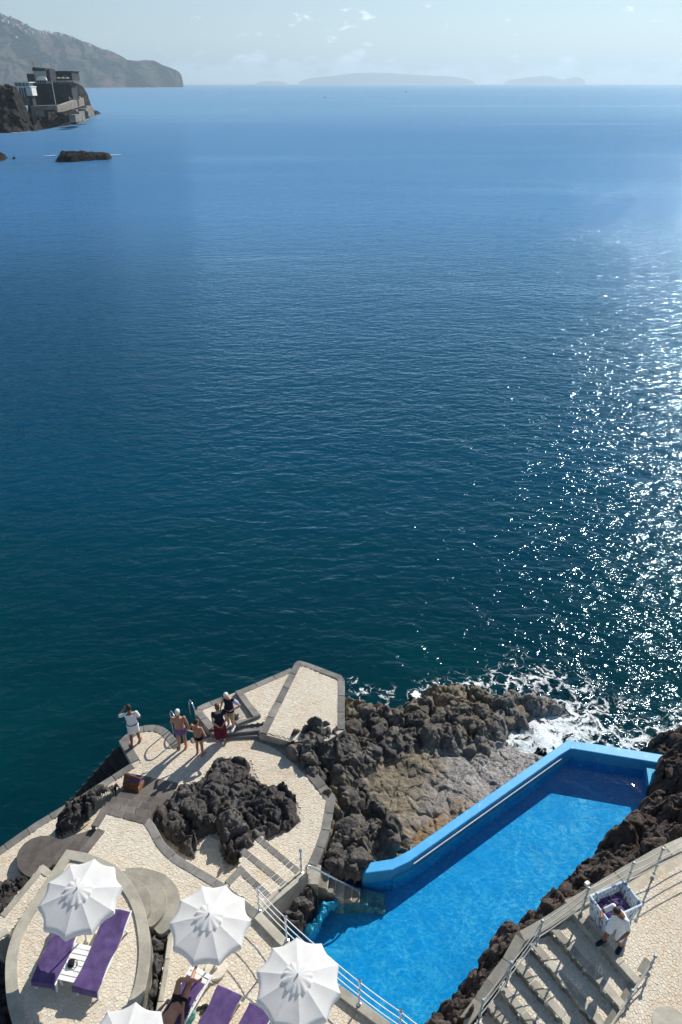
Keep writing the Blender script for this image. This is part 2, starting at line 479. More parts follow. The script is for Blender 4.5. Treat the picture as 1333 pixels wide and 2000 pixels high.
def tag(o, label=None, cat=None, group=None, kind=None):
    if label:
        o['label'] = label
    if cat:
        o['category'] = cat
    if group:
        o['group'] = group
    if kind:
        o['kind'] = kind
    return o


def link(name, me, mat=None, parent=None, smooth=False):
    o = bpy.data.objects.new(name, me)
    COL.objects.link(o)
    if mat is not None and len(me.materials) == 0:
        me.materials.append(mat if not isinstance(mat, str) else M[mat])
    if parent is not None:
        o.parent = parent
    if smooth and len(me.polygons):
        me.polygons.foreach_set('use_smooth', [True] * len(me.polygons))
    return o


def empty(name, loc, rz=0.0):
    o = bpy.data.objects.new(name, None)
    o.empty_display_size = 0.2
    COL.objects.link(o)
    o.location = loc
    o.rotation_euler = (0, 0, rz)
    return o


class MB:
    """collects shapes into one mesh"""

    def __init__(self):
        self.v, self.f = [], []

    def add(self, vs, fs):
        k = len(self.v)
        self.v += [tuple(x) for x in vs]
        self.f += [tuple(i + k for i in q) for q in fs]
        return self

    def prism(self, poly, z0, z1, bevel=0.0):
        poly = [tuple(p[:2]) for p in poly]
        a = sum(poly[i][0] * poly[(i + 1) % len(poly)][1] - poly[(i + 1) % len(poly)][0] * poly[i][1] for i in range(len(poly)))
        if a < 0:
            poly = poly[::-1]
        n = len(poly)
        vs = [(x, y, z0) for x, y in poly] + [(x, y, z1) for x, y in poly]
        fs = [(i, (i + 1) % n, n + (i + 1) % n, n + i) for i in range(n)]
        tris = tessellate_polygon([[Vector((x, y, 0)) for x, y in poly]])
        for tri in tris:
            i, j, k = tri
            ax = (poly[j][0] - poly[i][0]) * (poly[k][1] - poly[i][1]) - (poly[k][0] - poly[i][0]) * (poly[j][1] - poly[i][1])
            if ax < 0:
                i, k = k, i
            fs.append((n + i, n + j, n + k))
            fs.append((k, j, i))
        return self.add(vs, fs)

    def box(self, c, s, rz=0.0, m=None):
        cx, cy, cz = c
        x, y, z = s[0] / 2, s[1] / 2, s[2] / 2
        co, si = math.cos(rz), math.sin(rz)
        vs = []
        for dz in (-z, z):
            for dx, dy in ((-x, -y), (x, -y), (x, y), (-x, y)):
                vs.append(Vector((cx + dx * co - dy * si, cy + dx * si + dy * co, cz + dz)))
        if m is not None:
            vs = [m @ v for v in vs]
        return self.add(vs, [(0, 3, 2, 1), (4, 5, 6, 7), (0, 1, 5, 4), (1, 2, 6, 5), (2, 3, 7, 6), (3, 0, 4, 7)])

    def beam(self, a, b, w, h, up=Vector((0, 0, 1))):
        a, b = Vector(a), Vector(b)
        d = (b - a).normalized()
        s = d.cross(up)
        if s.length < 1e-4:
            s = d.cross(Vector((0, 1, 0)))
        s.normalize()
        u = s.cross(d).normalized()
        vs = []
        for q in (a, b):
            for i, j in ((-1, -1), (1, -1), (1, 1), (-1, 1)):
                vs.append(q + s * (i * w / 2) + u * (j * h / 2))
        return self.add(vs, [(0, 1, 2, 3), (7, 6, 5, 4), (0, 4, 5, 1), (1, 5, 6, 2), (2, 6, 7, 3), (3, 7, 4, 0)])

    def tube(self, pts, r, n=8, caps=True):
        pts = [Vector(p) for p in pts]
        rs = r if isinstance(r, (list, tuple)) else [r] * len(pts)
        rings = []
        prev = None
        for i, p in enumerate(pts):
            d = (pts[min(i + 1, len(pts) - 1)] - pts[max(i - 1, 0)]).normalized()
            if prev is None:
                s = d.orthogonal().normalized()
            else:
                s = (prev - d * prev.dot(d))
                s = s.normalized() if s.length > 1e-5 else d.orthogonal().normalized()
            prev = s
            u = d.cross(s)
            rings.append([p + (s * math.cos(2 * math.pi * k / n) + u * math.sin(2 * math.pi * k / n)) * rs[i] for k in range(n)])
        return self.loft(rings, caps)

    def loft(self, rings, caps=True, closed=True):
        n = len(rings[0])
        vs = [v for r_ in rings for v in r_]
        fs = []
        for i in range(len(rings) - 1):
            for k in range(n if closed else n - 1):
                a, b = i * n + k, i * n + (k + 1) % n
                fs.append((a, b, b + n, a + n))
        if caps:
            fs.append(tuple(range(n - 1, -1, -1)))
            fs.append(tuple((len(rings) - 1) * n + k for k in range(n)))
        return self.add(vs, fs)

    def lathe(self, prof, c=(0, 0, 0), n=20, caps=True):
        rings = [[Vector((c[0] + r * math.cos(2 * math.pi * k / n), c[1] + r * math.sin(2 * math.pi * k / n), c[2] + z)) for k in range(n)] for r, z in prof]
        return self.loft(rings, caps)

    def ball(self, c, r, n=10, m=8, mat=None):
        r = r if isinstance(r, (tuple, list)) else (r, r, r)
        rings = []
        for i in range(m + 1):
            th = math.pi * (i + 0.02) / (m + 0.04)
            ring = []
            for k in range(n):
                a = 2 * math.pi * k / n
                v = Vector((math.sin(th) * math.cos(a) * r[0], math.sin(th) * math.sin(a) * r[1], -math.cos(th) * r[2]))
                if mat is not None:
                    v = mat @ v
                ring.append(Vector(c) + v)
            rings.append(ring)
        return self.loft(rings)

    def mesh(self, name):
        me = bpy.data.meshes.new(name)
        me.from_pydata(self.v, [], self.f)
        me.validate()
        me.update()
        return me

    def build(self, name, mat, parent=None, smooth=False):
        return link(name, self.mesh(name), mat, parent, smooth)


def bevel(o, w=0.012, seg=1):
    b = o.modifiers.new('bevel', 'BEVEL')
    b.width = w
    b.segments = seg
    b.limit_method = 'ANGLE'
    b.angle_limit = R(40)
    return o


# ------------------------------------------------------------------ noise in numpy
_rng = np.random.RandomState(11)
_perm = np.concatenate([_rng.permutation(512)] * 3)
_grad = _rng.normal(size=(512, 3))
_grad /= np.linalg.norm(_grad, axis=1)[:, None]
_rnd = _rng.rand(512, 4)


def _hash(i, j, k):
    return _perm[(_perm[(_perm[i & 511] + j) & 511] + k) & 511]


def perlin(x, y, z):
    x, y, z = np.broadcast_arrays(x, y, z)
    i, j, k = np.floor(x).astype(int), np.floor(y).astype(int), np.floor(z).astype(int)
    fx, fy, fz = x - i, y - j, z - k
    u, v, w = (f * f * f * (f * (f * 6 - 15) + 10) for f in (fx, fy, fz))
    tot = 0
    for a in (0, 1):
        for b in (0, 1):
            for c_ in (0, 1):
                g = _grad[_hash(i + a, j + b, k + c_)]
                d = g[..., 0] * (fx - a) + g[..., 1] * (fy - b) + g[..., 2] * (fz - c_)
                tot = tot + d * (u if a else 1 - u) * (v if b else 1 - v) * (w if c_ else 1 - w)
    return tot * 1.5


def fbm(x, y, z, o=5, lac=2.03, gain=0.5, ridge=False):
    a, tot, f = 1.0, 0, 1.0
    for q in range(o):
        n = perlin(x * f + q * 17.3, y * f + q * 5.1, z * f + q * 9.7)
        if ridge:
            n = 0.6 - np.abs(n) * 1.6
        tot = tot + a * n
        a *= gain
        f *= lac
    return tot


def worley2(x, y, seed=0):
    i, j = np.floor(x).astype(int), np.floor(y).astype(int)
    f1 = np.full(x.shape, 9.0)
    f2 = np.full(x.shape, 9.0)
    idr = np.zeros(x.shape)
    for a in (-1, 0, 1):
        for b in (-1, 0, 1):
            r = _rnd[_hash(i + a, j + b, np.full_like(i, seed))]
            d = np.hypot(i + a + r[..., 0] - x, j + b + r[..., 1] - y)
            m = d < f1
            f2 = np.where(m, f1, np.minimum(f2, d))
            idr = np.where(m, r[..., 2], idr)
            f1 = np.where(m, d, f1)
    return f1, f2, idr


def inside(poly, x, y):
    res = np.zeros(np.shape(x), bool)
    n = len(poly)
    for i in range(n):
        x0, y0 = poly[i]
        x1, y1 = poly[(i + 1) % n]
        if y0 == y1:
            continue
        cnd = (y0 > y) != (y1 > y)
        res ^= cnd & (x < (x1 - x0) * (y - y0) / (y1 - y0) + x0)
    return res


def edge_dist(poly, x, y):
    d = np.full(np.shape(x), 1e9)
    n = len(poly)
    for i in range(n):
        ax, ay = poly[i]
        bx, by = poly[(i + 1) % n]
        L = (bx - ax) ** 2 + (by - ay) ** 2 + 1e-12
        tt = np.clip(((x - ax) * (bx - ax) + (y - ay) * (by - ay)) / L, 0, 1)
        d = np.minimum(d, np.hypot(x - ax - tt * (bx - ax), y - ay - tt * (by - ay)))
    return d


def lumps(x, y, s, seed):
    wx = x + fbm(x / s * 0.9, y / s * 0.9, 3.3 + seed, 3) * s * 0.35
    wy = y + fbm(x / s * 0.9, y / s * 0.9, 8.8 + seed, 3) * s * 0.35
    f1, f2, r = worley2(wx / s, wy / s, seed)
    dome = np.sqrt(np.clip(1 - (f1 / 0.95) ** 2, 0, 1))
    return dome * (0.45 + 0.75 * r) * np.clip((f2 - f1) / 0.18, 0, 1) ** 0.5


def grid_mesh(name, X, Y, Z, keep, attrs=None):
    ny, nx = X.shape
    idx = -np.ones(X.shape, int)
    k = keep[:-1, :-1] & keep[1:, :-1] & keep[:-1, 1:] & keep[1:, 1:]
    use = np.zeros(X.shape, bool)
    use[:-1, :-1] |= k
    use[1:, :-1] |= k
    use[:-1, 1:] |= k
    use[1:, 1:] |= k
    idx[use] = np.arange(use.sum())
    vs = np.stack([X[use], Y[use], Z[use]], 1)
    a, b, c_, d = idx[:-1, :-1][k], idx[:-1, 1:][k], idx[1:, 1:][k], idx[1:, :-1][k]
    fs = np.stack([a, b, c_, d], 1)
    me = bpy.data.meshes.new(name)
    me.vertices.add(len(vs))
    me.vertices.foreach_set('co', vs.ravel().astype(np.float32))
    me.loops.add(fs.size)
    me.loops.foreach_set('vertex_index', fs.ravel().astype(np.int32))
    me.polygons.add(len(fs))
    me.polygons.foreach_set('loop_start', np.arange(0, fs.size, 4).astype(np.int32))
    me.update(calc_edges=True)
    me.polygons.foreach_set('use_smooth', np.ones(len(fs), bool))
    for an, arr in (attrs or {}).items():
        at = me.attributes.new(an, 'FLOAT', 'POINT')
        at.data.foreach_set('value', arr[use].astype(np.float32))
    me.validate()
    return me


class RockField:
    """lava ground: control heights, broad boulder domes, fine crust"""

    def __init__(self, poly, ctrl, seed=1, sizes=((1.1, 0.42), (0.5, 0.22), (0.22, 0.09)), edge=0.35, edge_drop=0.9, sharp=0.05):
        self.poly, self.seed, self.sizes, self.edge, self.drop, self.sharp = poly, seed, sizes, edge, edge_drop, sharp
        self.ctrl = [(*P(a[0], a[1], a[2]), *a[2:]) for a in ctrl]

    def interp(self, x, y, k):
        w, tot = 0, 0
        for c_ in self.ctrl:
            v = c_[k] if len(c_) > k else 0.0
            q = 1.0 / (((x - c_[0]) ** 2 + (y - c_[1]) ** 2 + self.sharp) ** 2)
            w = w + q
            tot = tot + q * v
        return tot / w

    def z(self, x, y):
        b = self.interp(x, y, 2)
        rough = 1.0 - 0.97 * np.clip(self.interp(x, y, 5), 0, 1)
        h = 0
        for i, (s, a) in enumerate(self.sizes):
            h = h + (lumps(x, y, s, self.seed * 7 + i) - 0.35) * a
        h = h + fbm(x * 2.3, y * 2.3, self.seed * 3.7, 6, gain=0.6) * 0.11
        h = h + fbm(x * 4.5, y * 4.5, self.seed * 1.7, 5, ridge=True, gain=0.6) * 0.05
        h = h * rough + fbm(x * 7, y * 7, self.seed * 2.3, 4) * 0.02
        ins = inside(self.poly, x, y)
        h = h - np.exp(-(perlin(x * 0.9, y * 0.9, self.seed + 0.5) / 0.022) ** 2) * 0.09 - np.exp(-(perlin(x * 1.9 + 5, y * 1.9, self.seed + 3.5) / 0.03) ** 2) * 0.05
        d = np.where(ins, edge_dist(self.poly, x, y), 0)
        return b + h - self.drop * (1 - np.clip(d / self.edge, 0, 1)) ** 2

    def build(self, name, mat, res=0.04, margin=0.0, parent=None):
        xs, ys = [p[0] for p in self.poly], [p[1] for p in self.poly]
        gx = np.arange(min(xs), max(xs) + res, res)
        gy = np.arange(min(ys), max(ys) + res, res)
        X, Y = np.meshgrid(gx, gy)
        Z = self.z(X, Y)
        keep = inside(self.poly, X, Y)
        at = {}
        for i, an in ((3, 'tan'), (4, 'wet'), (6, 'rust')):
            at[an] = np.clip(self.interp(X, Y, i), 0, 1)
        k = self.seed * 5.5
        jx = perlin(X * 2.2, Y * 2.2, Z * 2.2 + k) * 0.10 + perlin(X * 6, Y * 6, Z * 6 + k) * 0.05
        jy = perlin(X * 2.2, Y * 2.2, Z * 2.2 + k + 40) * 0.10 + perlin(X * 6, Y * 6, Z * 6 + k + 40) * 0.05
        me = grid_mesh(name, X + jx, Y + jy, Z, keep, at)
        return link(name, me, mat, parent)

    def at(self, x, y):
        return float(self.z(np.array([x]), np.array([y]))[0])


def boulder_mesh(seed, angular=0.0):
    bm = bmesh.new()
    bmesh.ops.create_icosphere(bm, subdivisions=4, radius=1.0)
    co = np.array([v.co[:] for v in bm.verts])
    x, y, z = co.T
    r = 1 + fbm(x * 0.9 + seed * 3.1, y * 0.9, z * 0.9, 3) * 0.42
    rr = np.random.RandomState(seed)
    for q in range(16 if angular else 10):            # worn facets
        n = rr.normal(size=3)
        n /= np.linalg.norm(n)
        d = rr.uniform(0.55, 0.88)
        proj = co @ n * r
        r = np.where(proj > d, r * (d + (proj - d) * 0.08) / np.maximum(proj, 1e-3), r)
    r = r + fbm(x * 2.4 + seed, y * 2.4, z * 2.4, 5, gain=0.62) * 0.09 + fbm(x * 6 + seed, y * 6, z * 6, 4, ridge=True) * 0.03
    co = co * r[:, None]
    for v, q in zip(bm.verts, co):
        v.co = q
    me = bpy.data.meshes.new('boulder')
    bm.to_mesh(me)
    bm.free()
    me.polygons.foreach_set('use_smooth', [True] * len(me.polygons))
    return me


BOULDERS = {}
for key in ('lava', 'lava_brown', 'lava_shore', 'lava_tan'):
    BOULDERS[key] = []
for s_ in range(7):
    base_me = boulder_mesh(s_ + 1, s_ % 2)
    for key in BOULDERS:
        mm = base_me.copy()
        mm.materials.append(M[key])
        BOULDERS[key].append(mm)


def boulder(parent, key, x, y, z, r, flat=0.75):
    o = bpy.data.objects.new('boulder', random.choice(BOULDERS[key]))
    COL.objects.link(o)
    o.parent = parent
    o.location = (x, y, z)
    o.rotation_euler = (random.uniform(-0.5, 0.5), random.uniform(-0.5, 0.5), random.uniform(0, 6.28))
    o.scale = (r * random.uniform(0.85, 1.25), r * random.uniform(0.85, 1.2), r * flat * random.uniform(0.85, 1.2))
    return o


# ------------------------------------------------------------------ paving: irregular cobbles from a relaxed cell pattern
CELL, NC = 0.074, 68
TILE = CELL * NC
_seeds = {}


def clip_cell(ctr, nb):
    poly = [(ctr[0] + a, ctr[1] + b) for a, b in ((-.2, -.2), (.2, -.2), (.2, .2), (-.2, .2))]
    for q in nb:
        mx_, my_ = (ctr[0] + q[0]) / 2, (ctr[1] + q[1]) / 2
        nx_, ny_ = q[0] - ctr[0], q[1] - ctr[1]
        out, m = [], len(poly)
        dd = [(p_[0] - mx_) * nx_ + (p_[1] - my_) * ny_ for p_ in poly]
        for i in range(m):
            a, b = dd[i], dd[(i + 1) % m]
            if a <= 0:
                out.append(poly[i])
            if (a < 0 < b) or (b < 0 < a):
                tt = a / (a - b)
                p0, p1 = poly[i], poly[(i + 1) % m]
                out.append((p0[0] + (p1[0] - p0[0]) * tt, p0[1] + (p1[1] - p0[1]) * tt))
        poly = out
        if not poly:
            break
    return poly


COB_A = 0.55


def rot2(p, a):
    return (p[0] * math.cos(a) - p[1] * math.sin(a), p[0] * math.sin(a) + p[1] * math.cos(a))


rs = np.random.RandomState(3)
_jit = (rs.rand(NC, NC, 2) - 0.5) * 0.95
_site = {}
CELLS = []
for j in range(NC):
    for i in range(NC):
        def site(a, b):
            q = _jit[b % NC, a % NC]
            return ((a + 0.5 + q[0] + 0.5 * (b % 2)) * CELL, (b + 0.5 + q[1]) * CELL)
        ctr = site(i, j)
        nb = [site(i + a, j + b) for a in (-2, -1, 0, 1, 2) for b in (-2, -1, 0, 1, 2) if a or b]
        pl = clip_cell(ctr, nb)
        # drop near-duplicate corners
        q = [pl[k] for k in range(len(pl)) if math.hypot(pl[k][0] - pl[k - 1][0], pl[k][1] - pl[k - 1][1]) > 0.008]
        if len(q) >= 3:
            cx = sum(a for a, b in q) / len(q)
            cy = sum(b for a, b in q) / len(q)
            sh = [(a - cx, b - cy) for a, b in q]
            CELLS.append(((cx, cy), sh, [rot2(p, COB_A) for p in sh]))
CELL_C = np.array([c_[0] for c_ in CELLS])
N_SINGLE = [0]


def stone_geo(shape, cx, cy, z, rnd):
    n = len(shape)
    dz = rnd.uniform(-0.003, 0.003)
    tx, ty = rnd.uniform(-0.06, 0.06), rnd.uniform(-0.06, 0.06)
    g = rnd.uniform(0.90, 0.94)
    vs = [(cx + a * 0.985, cy + b * 0.985, z - 0.03) for a, b in shape]
    vs += [(cx + a * (g + 0.05), cy + b * (g + 0.05), z - 0.005 + dz + a * tx + b * ty) for a, b in shape]
    vs += [(cx + a * (g - 0.06), cy + b * (g - 0.06), z + dz + a * tx + b * ty) for a, b in shape]
    fs = [(i, (i + 1) % n, n + (i + 1) % n, n + i) for i in range(n)]
    fs += [(n + i, n + (i + 1) % n, 2 * n + (i + 1) % n, 2 * n + i) for i in range(n)]
    fs.append(tuple(range(2 * n, 3 * n)))
    return vs, fs


def cobbles(parent, poly, z, holes=(), single=0, near=None, zfun=None):
    """poly in world XY; the cobbles nearest the camera become single parts, the rest one part"""
    xs, ys = [p[0] for p in poly], [p[1] for p in poly]
    rnd = random.Random(len(poly) * 7 + int(z * 100))
    found = []
    poly = [rot2(p, -COB_A) for p in poly]
    holes = [[rot2(p, -COB_A) for p in h] for h in holes]
    xs, ys = [p[0] for p in poly], [p[1] for p in poly]
    for tj in range(int(math.floor(min(ys) / TILE)), int(math.floor(max(ys) / TILE)) + 1):
        for ti in range(int(math.floor(min(xs) / TILE)), int(math.floor(max(xs) / TILE)) + 1):
            C = CELL_C + np.array([ti * TILE, tj * TILE])
            ok = inside(poly, C[:, 0], C[:, 1])
            for h in holes:
                ok &= ~inside(h, C[:, 0], C[:, 1])
            for k in np.nonzero(ok)[0]:
                found.append((*rot2(C[k], COB_A), k))
    if single:
        found.sort(key=lambda q: (q[0] - near[0]) ** 2 + (q[1] - near[1]) ** 2)
    mb = MB()
    for q, (cx, cy, k) in enumerate(found):
        vs, fs = stone_geo(CELLS[k][2], cx, cy, z, rnd)
        if q < single:
            me = bpy.data.meshes.new('cobblestone')
            me.from_pydata([(a - cx, b - cy, c_ - z) for a, b, c_ in vs], [], fs)
            o = link('cobblestone', me, 'cobble', parent)
            o.location = (cx, cy, z)
        else:
            mb.add(vs, fs)
    if mb.v:
        me = bpy.data.meshes.new('cobblestones')
        me.from_pydata(mb.v, [], mb.f)
        o = link('cobblestones', me, 'cobble', parent)
        o['kind'] = 'stuff'


def resample(line, step):
    pts = [Vector((p[0], p[1], 0)) for p in line]
    L = [0.0]
    for a, b in zip(pts, pts[1:]):
        L.append(L[-1] + (b - a).length)
    n = max(1, round(L[-1] / step))
    out = []
    for q in range(n + 1):
        d = L[-1] * q / n
        for i in range(len(pts) - 1):
            if d <= L[i + 1] + 1e-9:
                f = (d - L[i]) / max(1e-9, L[i + 1] - L[i])
                out.append(pts[i].lerp(pts[i + 1], f))
                break
    return out


def smooth_line(pts, n=6):
    """Catmull-Rom through the points"""
    pts = [Vector((p[0], p[1], 0)) for p in pts]
    out = []
    for i in range(len(pts) - 1):
        p0, p1, p2, p3 = pts[max(i - 1, 0)], pts[i], pts[i + 1], pts[min(i + 2, len(pts) - 1)]
        for k in range(n):
            f = k / n
            out.append(0.5 * ((2 * p1) + (p2 - p0) * f + (2 * p0 - 5 * p1 + 4 * p2 - p3) * f * f + (3 * p1 - p0 - 3 * p2 + p3) * f ** 3))
    out.append(pts[-1])
    return [(p.x, p.y) for p in out]


def offset_line(pts, w):
    pts = [Vector((p[0], p[1], 0)) for p in pts]
    out = []
    for i, p in enumerate(pts):
        a = (p - pts[i - 1]).normalized() if i else None
        b = (pts[i + 1] - p).normalized() if i < len(pts) - 1 else None
        if a is None:
            a = b
        if b is None:
            b = a
        na, nb = Vector((-a.y, a.x, 0)), Vector((-b.y, b.x, 0))
        n = (na + nb)
        n = n / max(0.6, (1 + na.dot(nb))) if (1 + na.dot(nb)) > 0.3 else nb
        out.append(p + n * w)
    return [(p.x, p.y) for p in out]


def curb(parent, line, w, z, mat='curb_stone', step=0.55, h=0.25, name='curb_stone', proud=0.015, corners=True):
    """a run of single kerb stones along a line; w > 0 lies left of the direction of travel"""
    off = offset_line(line, w)
    A = [Vector((*p, 0)) for p in line]
    B = [Vector((*p, 0)) for p in off]
    L = [0.0]
    for a, b in zip(A, A[1:]):
        L.append(L[-1] + (b - a).length)
    m = max(1, round(L[-1] / step))

    def at(d):
        for i in range(len(A) - 1):
            if d <= L[i + 1] or i == len(A) - 2:
                f = (d - L[i]) / max(1e-9, L[i + 1] - L[i])
                return A[i].lerp(A[i + 1], f), B[i].lerp(B[i + 1], f)
    for k in range(m):
        d0, d1 = L[-1] * k / m + 0.004, L[-1] * (k + 1) / m - 0.004
        ds_ = [d0] + [q for q in L if d0 + 0.03 < q < d1 - 0.03] + [d1]
        pr = [at(d) for d in ds_]
        poly = [(p_.x, p_.y) for p_, _ in pr] + [(q_.x, q_.y) for _, q_ in pr[::-1]]
        zz = z + proud + random.uniform(-0.003, 0.003)
        o = MB().prism(poly, z - h, zz).build(name, mat, parent)
        bevel(o, 0.012)


def strip(line, w):
    off = offset_line(line, w)
    return list(line) + off[::-1]

# ================================================================== SETTING: sea, far land
me = bpy.data.meshes.new('sea')
S_ = 29500.0
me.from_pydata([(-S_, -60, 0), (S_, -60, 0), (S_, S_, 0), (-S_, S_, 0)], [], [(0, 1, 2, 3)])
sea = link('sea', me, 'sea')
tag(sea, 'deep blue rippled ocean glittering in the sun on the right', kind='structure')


def sheet(name, cols, rows, mat, amp, freq, cap=60.0, seed=1, stretch=(1, 1, 1), parent=None, gully=0.0):
    """a land face from foot to crest: cols is a list of (foot, crest) points; noise pushes it in and out"""
    n = len(cols)
    foot = np.array([c_[0][:] for c_ in cols])
    top = np.array([c_[1][:] for c_ in cols])
    f = np.linspace(0, 1, rows)[:, None, None]
    pts = foot[None] * (1 - f) + top[None] * f
    x, y, z = pts[..., 0], pts[..., 1], pts[..., 2]
    w = np.sin(np.clip(f[..., 0], 0, 1) * math.pi * 0.86 + 0.12)
    nse = fbm(x * freq * stretch[0], y * freq * stretch[1] + seed, z * freq * stretch[2], 7, gain=0.55)
    rid = fbm(x * freq * 1.3 * stretch[0] + z * freq * 0.5, y * freq * 0.6, z * freq * 0.25 + seed * 3, 6, ridge=True, gain=0.55)
    ef = (np.clip(np.minimum(np.arange(n), np.arange(n)[::-1]) / (0.12 * n), 0.05, 1))[None]
    w = w * ef
    d = ((nse - nse.mean()) * amp + (rid - rid.mean()) * gully) * w
    y2 = y - d
    z2 = z + fbm(x * freq * 3, y * freq, z * freq * 3 + seed, 4) * amp * 0.16 * w
    x2 = x + fbm(x * freq * 2, y * freq + 7, z * freq * 2 + seed, 4) * amp * 0.3 * w
    # crest cap going back
    k1, k2 = (y2[-1] + cap) / y2[-1], (y2[-1] + cap * 1.4) / y2[-1]      # the top runs straight inland
    back = np.stack([x2[-1] * k1, y2[-1] * k1, z2[-1] - cap * 0.02], -1)[None]
    down = np.stack([x2[-1] * k2, y2[-1] * k2, np.full(n, -2.0)], -1)[None]
    allp = np.concatenate([np.stack([x2, y2, z2], -1), back, down], 0)
    X, Y, Z = allp[..., 0], allp[..., 1], allp[..., 2]
    me = grid_mesh(name, X, Y, Z, np.ones(X.shape, bool))
    return link(name, me, mat, parent), allp


def interp_cols(keys, n):
    """keys: tuples of floats, first one rising; returns n rows in between"""
    ks = np.array(keys, float)
    xs = np.linspace(ks[0, 0], ks[-1, 0], n)
    return np.stack([xs] + [np.interp(xs, ks[:, 0], ks[:, i]) for i in range(1, ks.shape[1])], 1)


# --- the long headland on the left: px, crest py, foot py, distance
keys = [(-420, 22, 169, 4100), (-260, 14, 169, 4200), (-120, 12, 169, 4300), (-50, 16, 168.5, 4400), (0, 26, 168.5, 4500), (14, 31, 168.4, 4500), (22, 36, 168.3, 4550),
        (40, 40, 168.2, 4600), (62, 52, 168, 4650), (80, 60, 168, 4700), (100, 65, 167.8, 4750), (112, 63, 167.6, 4800), (128, 67, 167.5, 4850), (145, 73, 167.3, 4900),
        (165, 81, 167.2, 4950), (185, 88, 167, 5000), (200, 94, 166.8, 5050), (222, 101, 166.6, 5150), (236, 110, 166.4, 5200), (246, 117, 166.2, 5250),
        (262, 119, 166, 5300), (285, 117, 165.8, 5400), (300, 119, 165.6, 5450), (318, 127, 165.3, 5550), (332, 132, 165.1, 5600), (345, 137, 165, 5650),
        (352, 142, 164.9, 5700), (356, 150, 164.8, 5700), (358, 161, 164.7, 5700)]
cols = []
for px, pt, pf, D in interp_cols(keys, 300):
    edge_f = min(1.0, max(0.04, (358 - px) / 160))
    crest = Q(px, pt, D + 480 * edge_f)
    f0 = Q(px, 165, D)
    cols.append((Vector((f0.x, D, -4)), crest))
head, HP = sheet('headland', cols, 90, 'headland', 130, 0.0042, cap=500, seed=2, gully=300)
tag(head, 'long hazy brown headland sloping down to the sea on the horizon', kind='structure')

# white houses scattered along its crest
rh = random.Random(5)
for k in range(46):
    if k < 18:
        ci, ri = rh.randint(165, 222), rh.randint(80, 89)
    elif k < 36:
        ci, ri = rh.randint(176, 250), rh.randint(84, 89)
    else:
        ci, ri = rh.randint(160, 190), rh.randint(48, 74)
    p_ = HP[ri, ci]
    w_, d_, h_ = rh.uniform(7, 14), rh.uniform(7, 10), rh.uniform(4, 6.5)
    o = MB()
    o.box((0, 0, h_ / 2 - 3), (w_, d_, h_ + 6))
    o.add([(-w_ / 2 - .4, -d_ / 2 - .4, h_), (w_ / 2 + .4, -d_ / 2 - .4, h_), (w_ / 2 + .4, d_ / 2 + .4, h_), (-w_ / 2 - .4, d_ / 2 + .4, h_), (-w_ / 2, 0, h_ + 2.4), (w_ / 2, 0, h_ + 2.4)],
          [(0, 1, 5, 4), (2, 3, 4, 5), (0, 4, 3), (1, 2, 5)])
    ob = o.build('hillside_house', 'far_white')
    ob.location = (p_[0], p_[1] - 3, p_[2])
    ob.rotation_euler = (0, 0, rh.uniform(-0.6, 0.6))
    tag(ob, 'tiny white house on the slope of the distant headland', 'house', 'white houses along the headland')

# --- faint islands on the horizon
isl = [('low flat sliver of island nearest the headland on the horizon', [(500, 163), (506, 160), (520, 158.6), (545, 159), (556, 160), (562, 163)]),
       ('long hazy table shaped island on the horizon', [(584, 163), (588, 158), (604, 153), (630, 150), (655, 148), (680, 144), (705, 142.5), (735, 142), (760, 142.5), (790, 145), (820, 147), (850, 148), (880, 149), (905, 153), (922, 157), (928, 163)]),
       ('smaller hazy island with two humps on the right of the horizon', [(985, 163), (992, 157), (1015, 153), (1040, 150), (1060, 148), (1078, 149), (1090, 154), (1104, 156), (1118, 151), (1132, 151), (1142, 156), (1145, 163)])]
for label, ks in isl:
    cols = []
    for px, pt in interp_cols(ks, 90):
        cols.append((Vector((Q(px, 165, 23000).x, 23000, -3)), Q(px, pt, 23600)))
    o, _ = sheet('island', cols, 14, 'island', 90, 0.0018, cap=800, seed=5)
    tag(o, label, kind='structure')

# --- near cliff with the old lift tower
keysA = [(-160, 150, 268), (-60, 160, 263), (0, 168, 260), (14, 166, 259.5), (28, 168, 259), (38, 172, 258.5), (44, 190, 258), (52, 207, 257.5), (62, 226, 256), (72, 246, 254), (78, 253, 253)]
cols = []
for px, pt, pf in interp_cols(keysA, 130):
    b_ = P(px, pf, 0)
    cols.append((Vector((b_[0], b_[1], -1.5)), Q(px - 2, pt, b_[1] + 24)))
clA, _ = sheet('cliff', cols, 60, 'cliff', 9.0, 0.10, cap=60, seed=3, gully=13)
tag(clA, 'dark cliff at the left edge with scrub on its top', kind='structure')
keysB = [(56, 204, 257), (62, 203, 255), (68, 163, 252), (90, 163, 250), (100, 160, 248), (120, 159, 246), (142, 159, 242), (152, 162, 240), (163, 168, 236), (171, 180, 231), (176, 195, 228), (180, 208, 225), (184, 216, 223.5)]
cols = []
for px, pt, pf in interp_cols(keysB, 150):
    b_ = P(px, pf, 0)
    yb = max(b_[1], 470) + 32
    cols.append((Vector((Q(px, pf, yb).x, yb, -1.5)), Q(px - 1, pt, yb + 10)))
clB, _ = sheet('cliff', cols, 60, 'cliff', 5.0, 0.13, cap=50, seed=8, gully=6)
tag(clB, 'dark basalt headland block under the old lift tower', kind='structure')
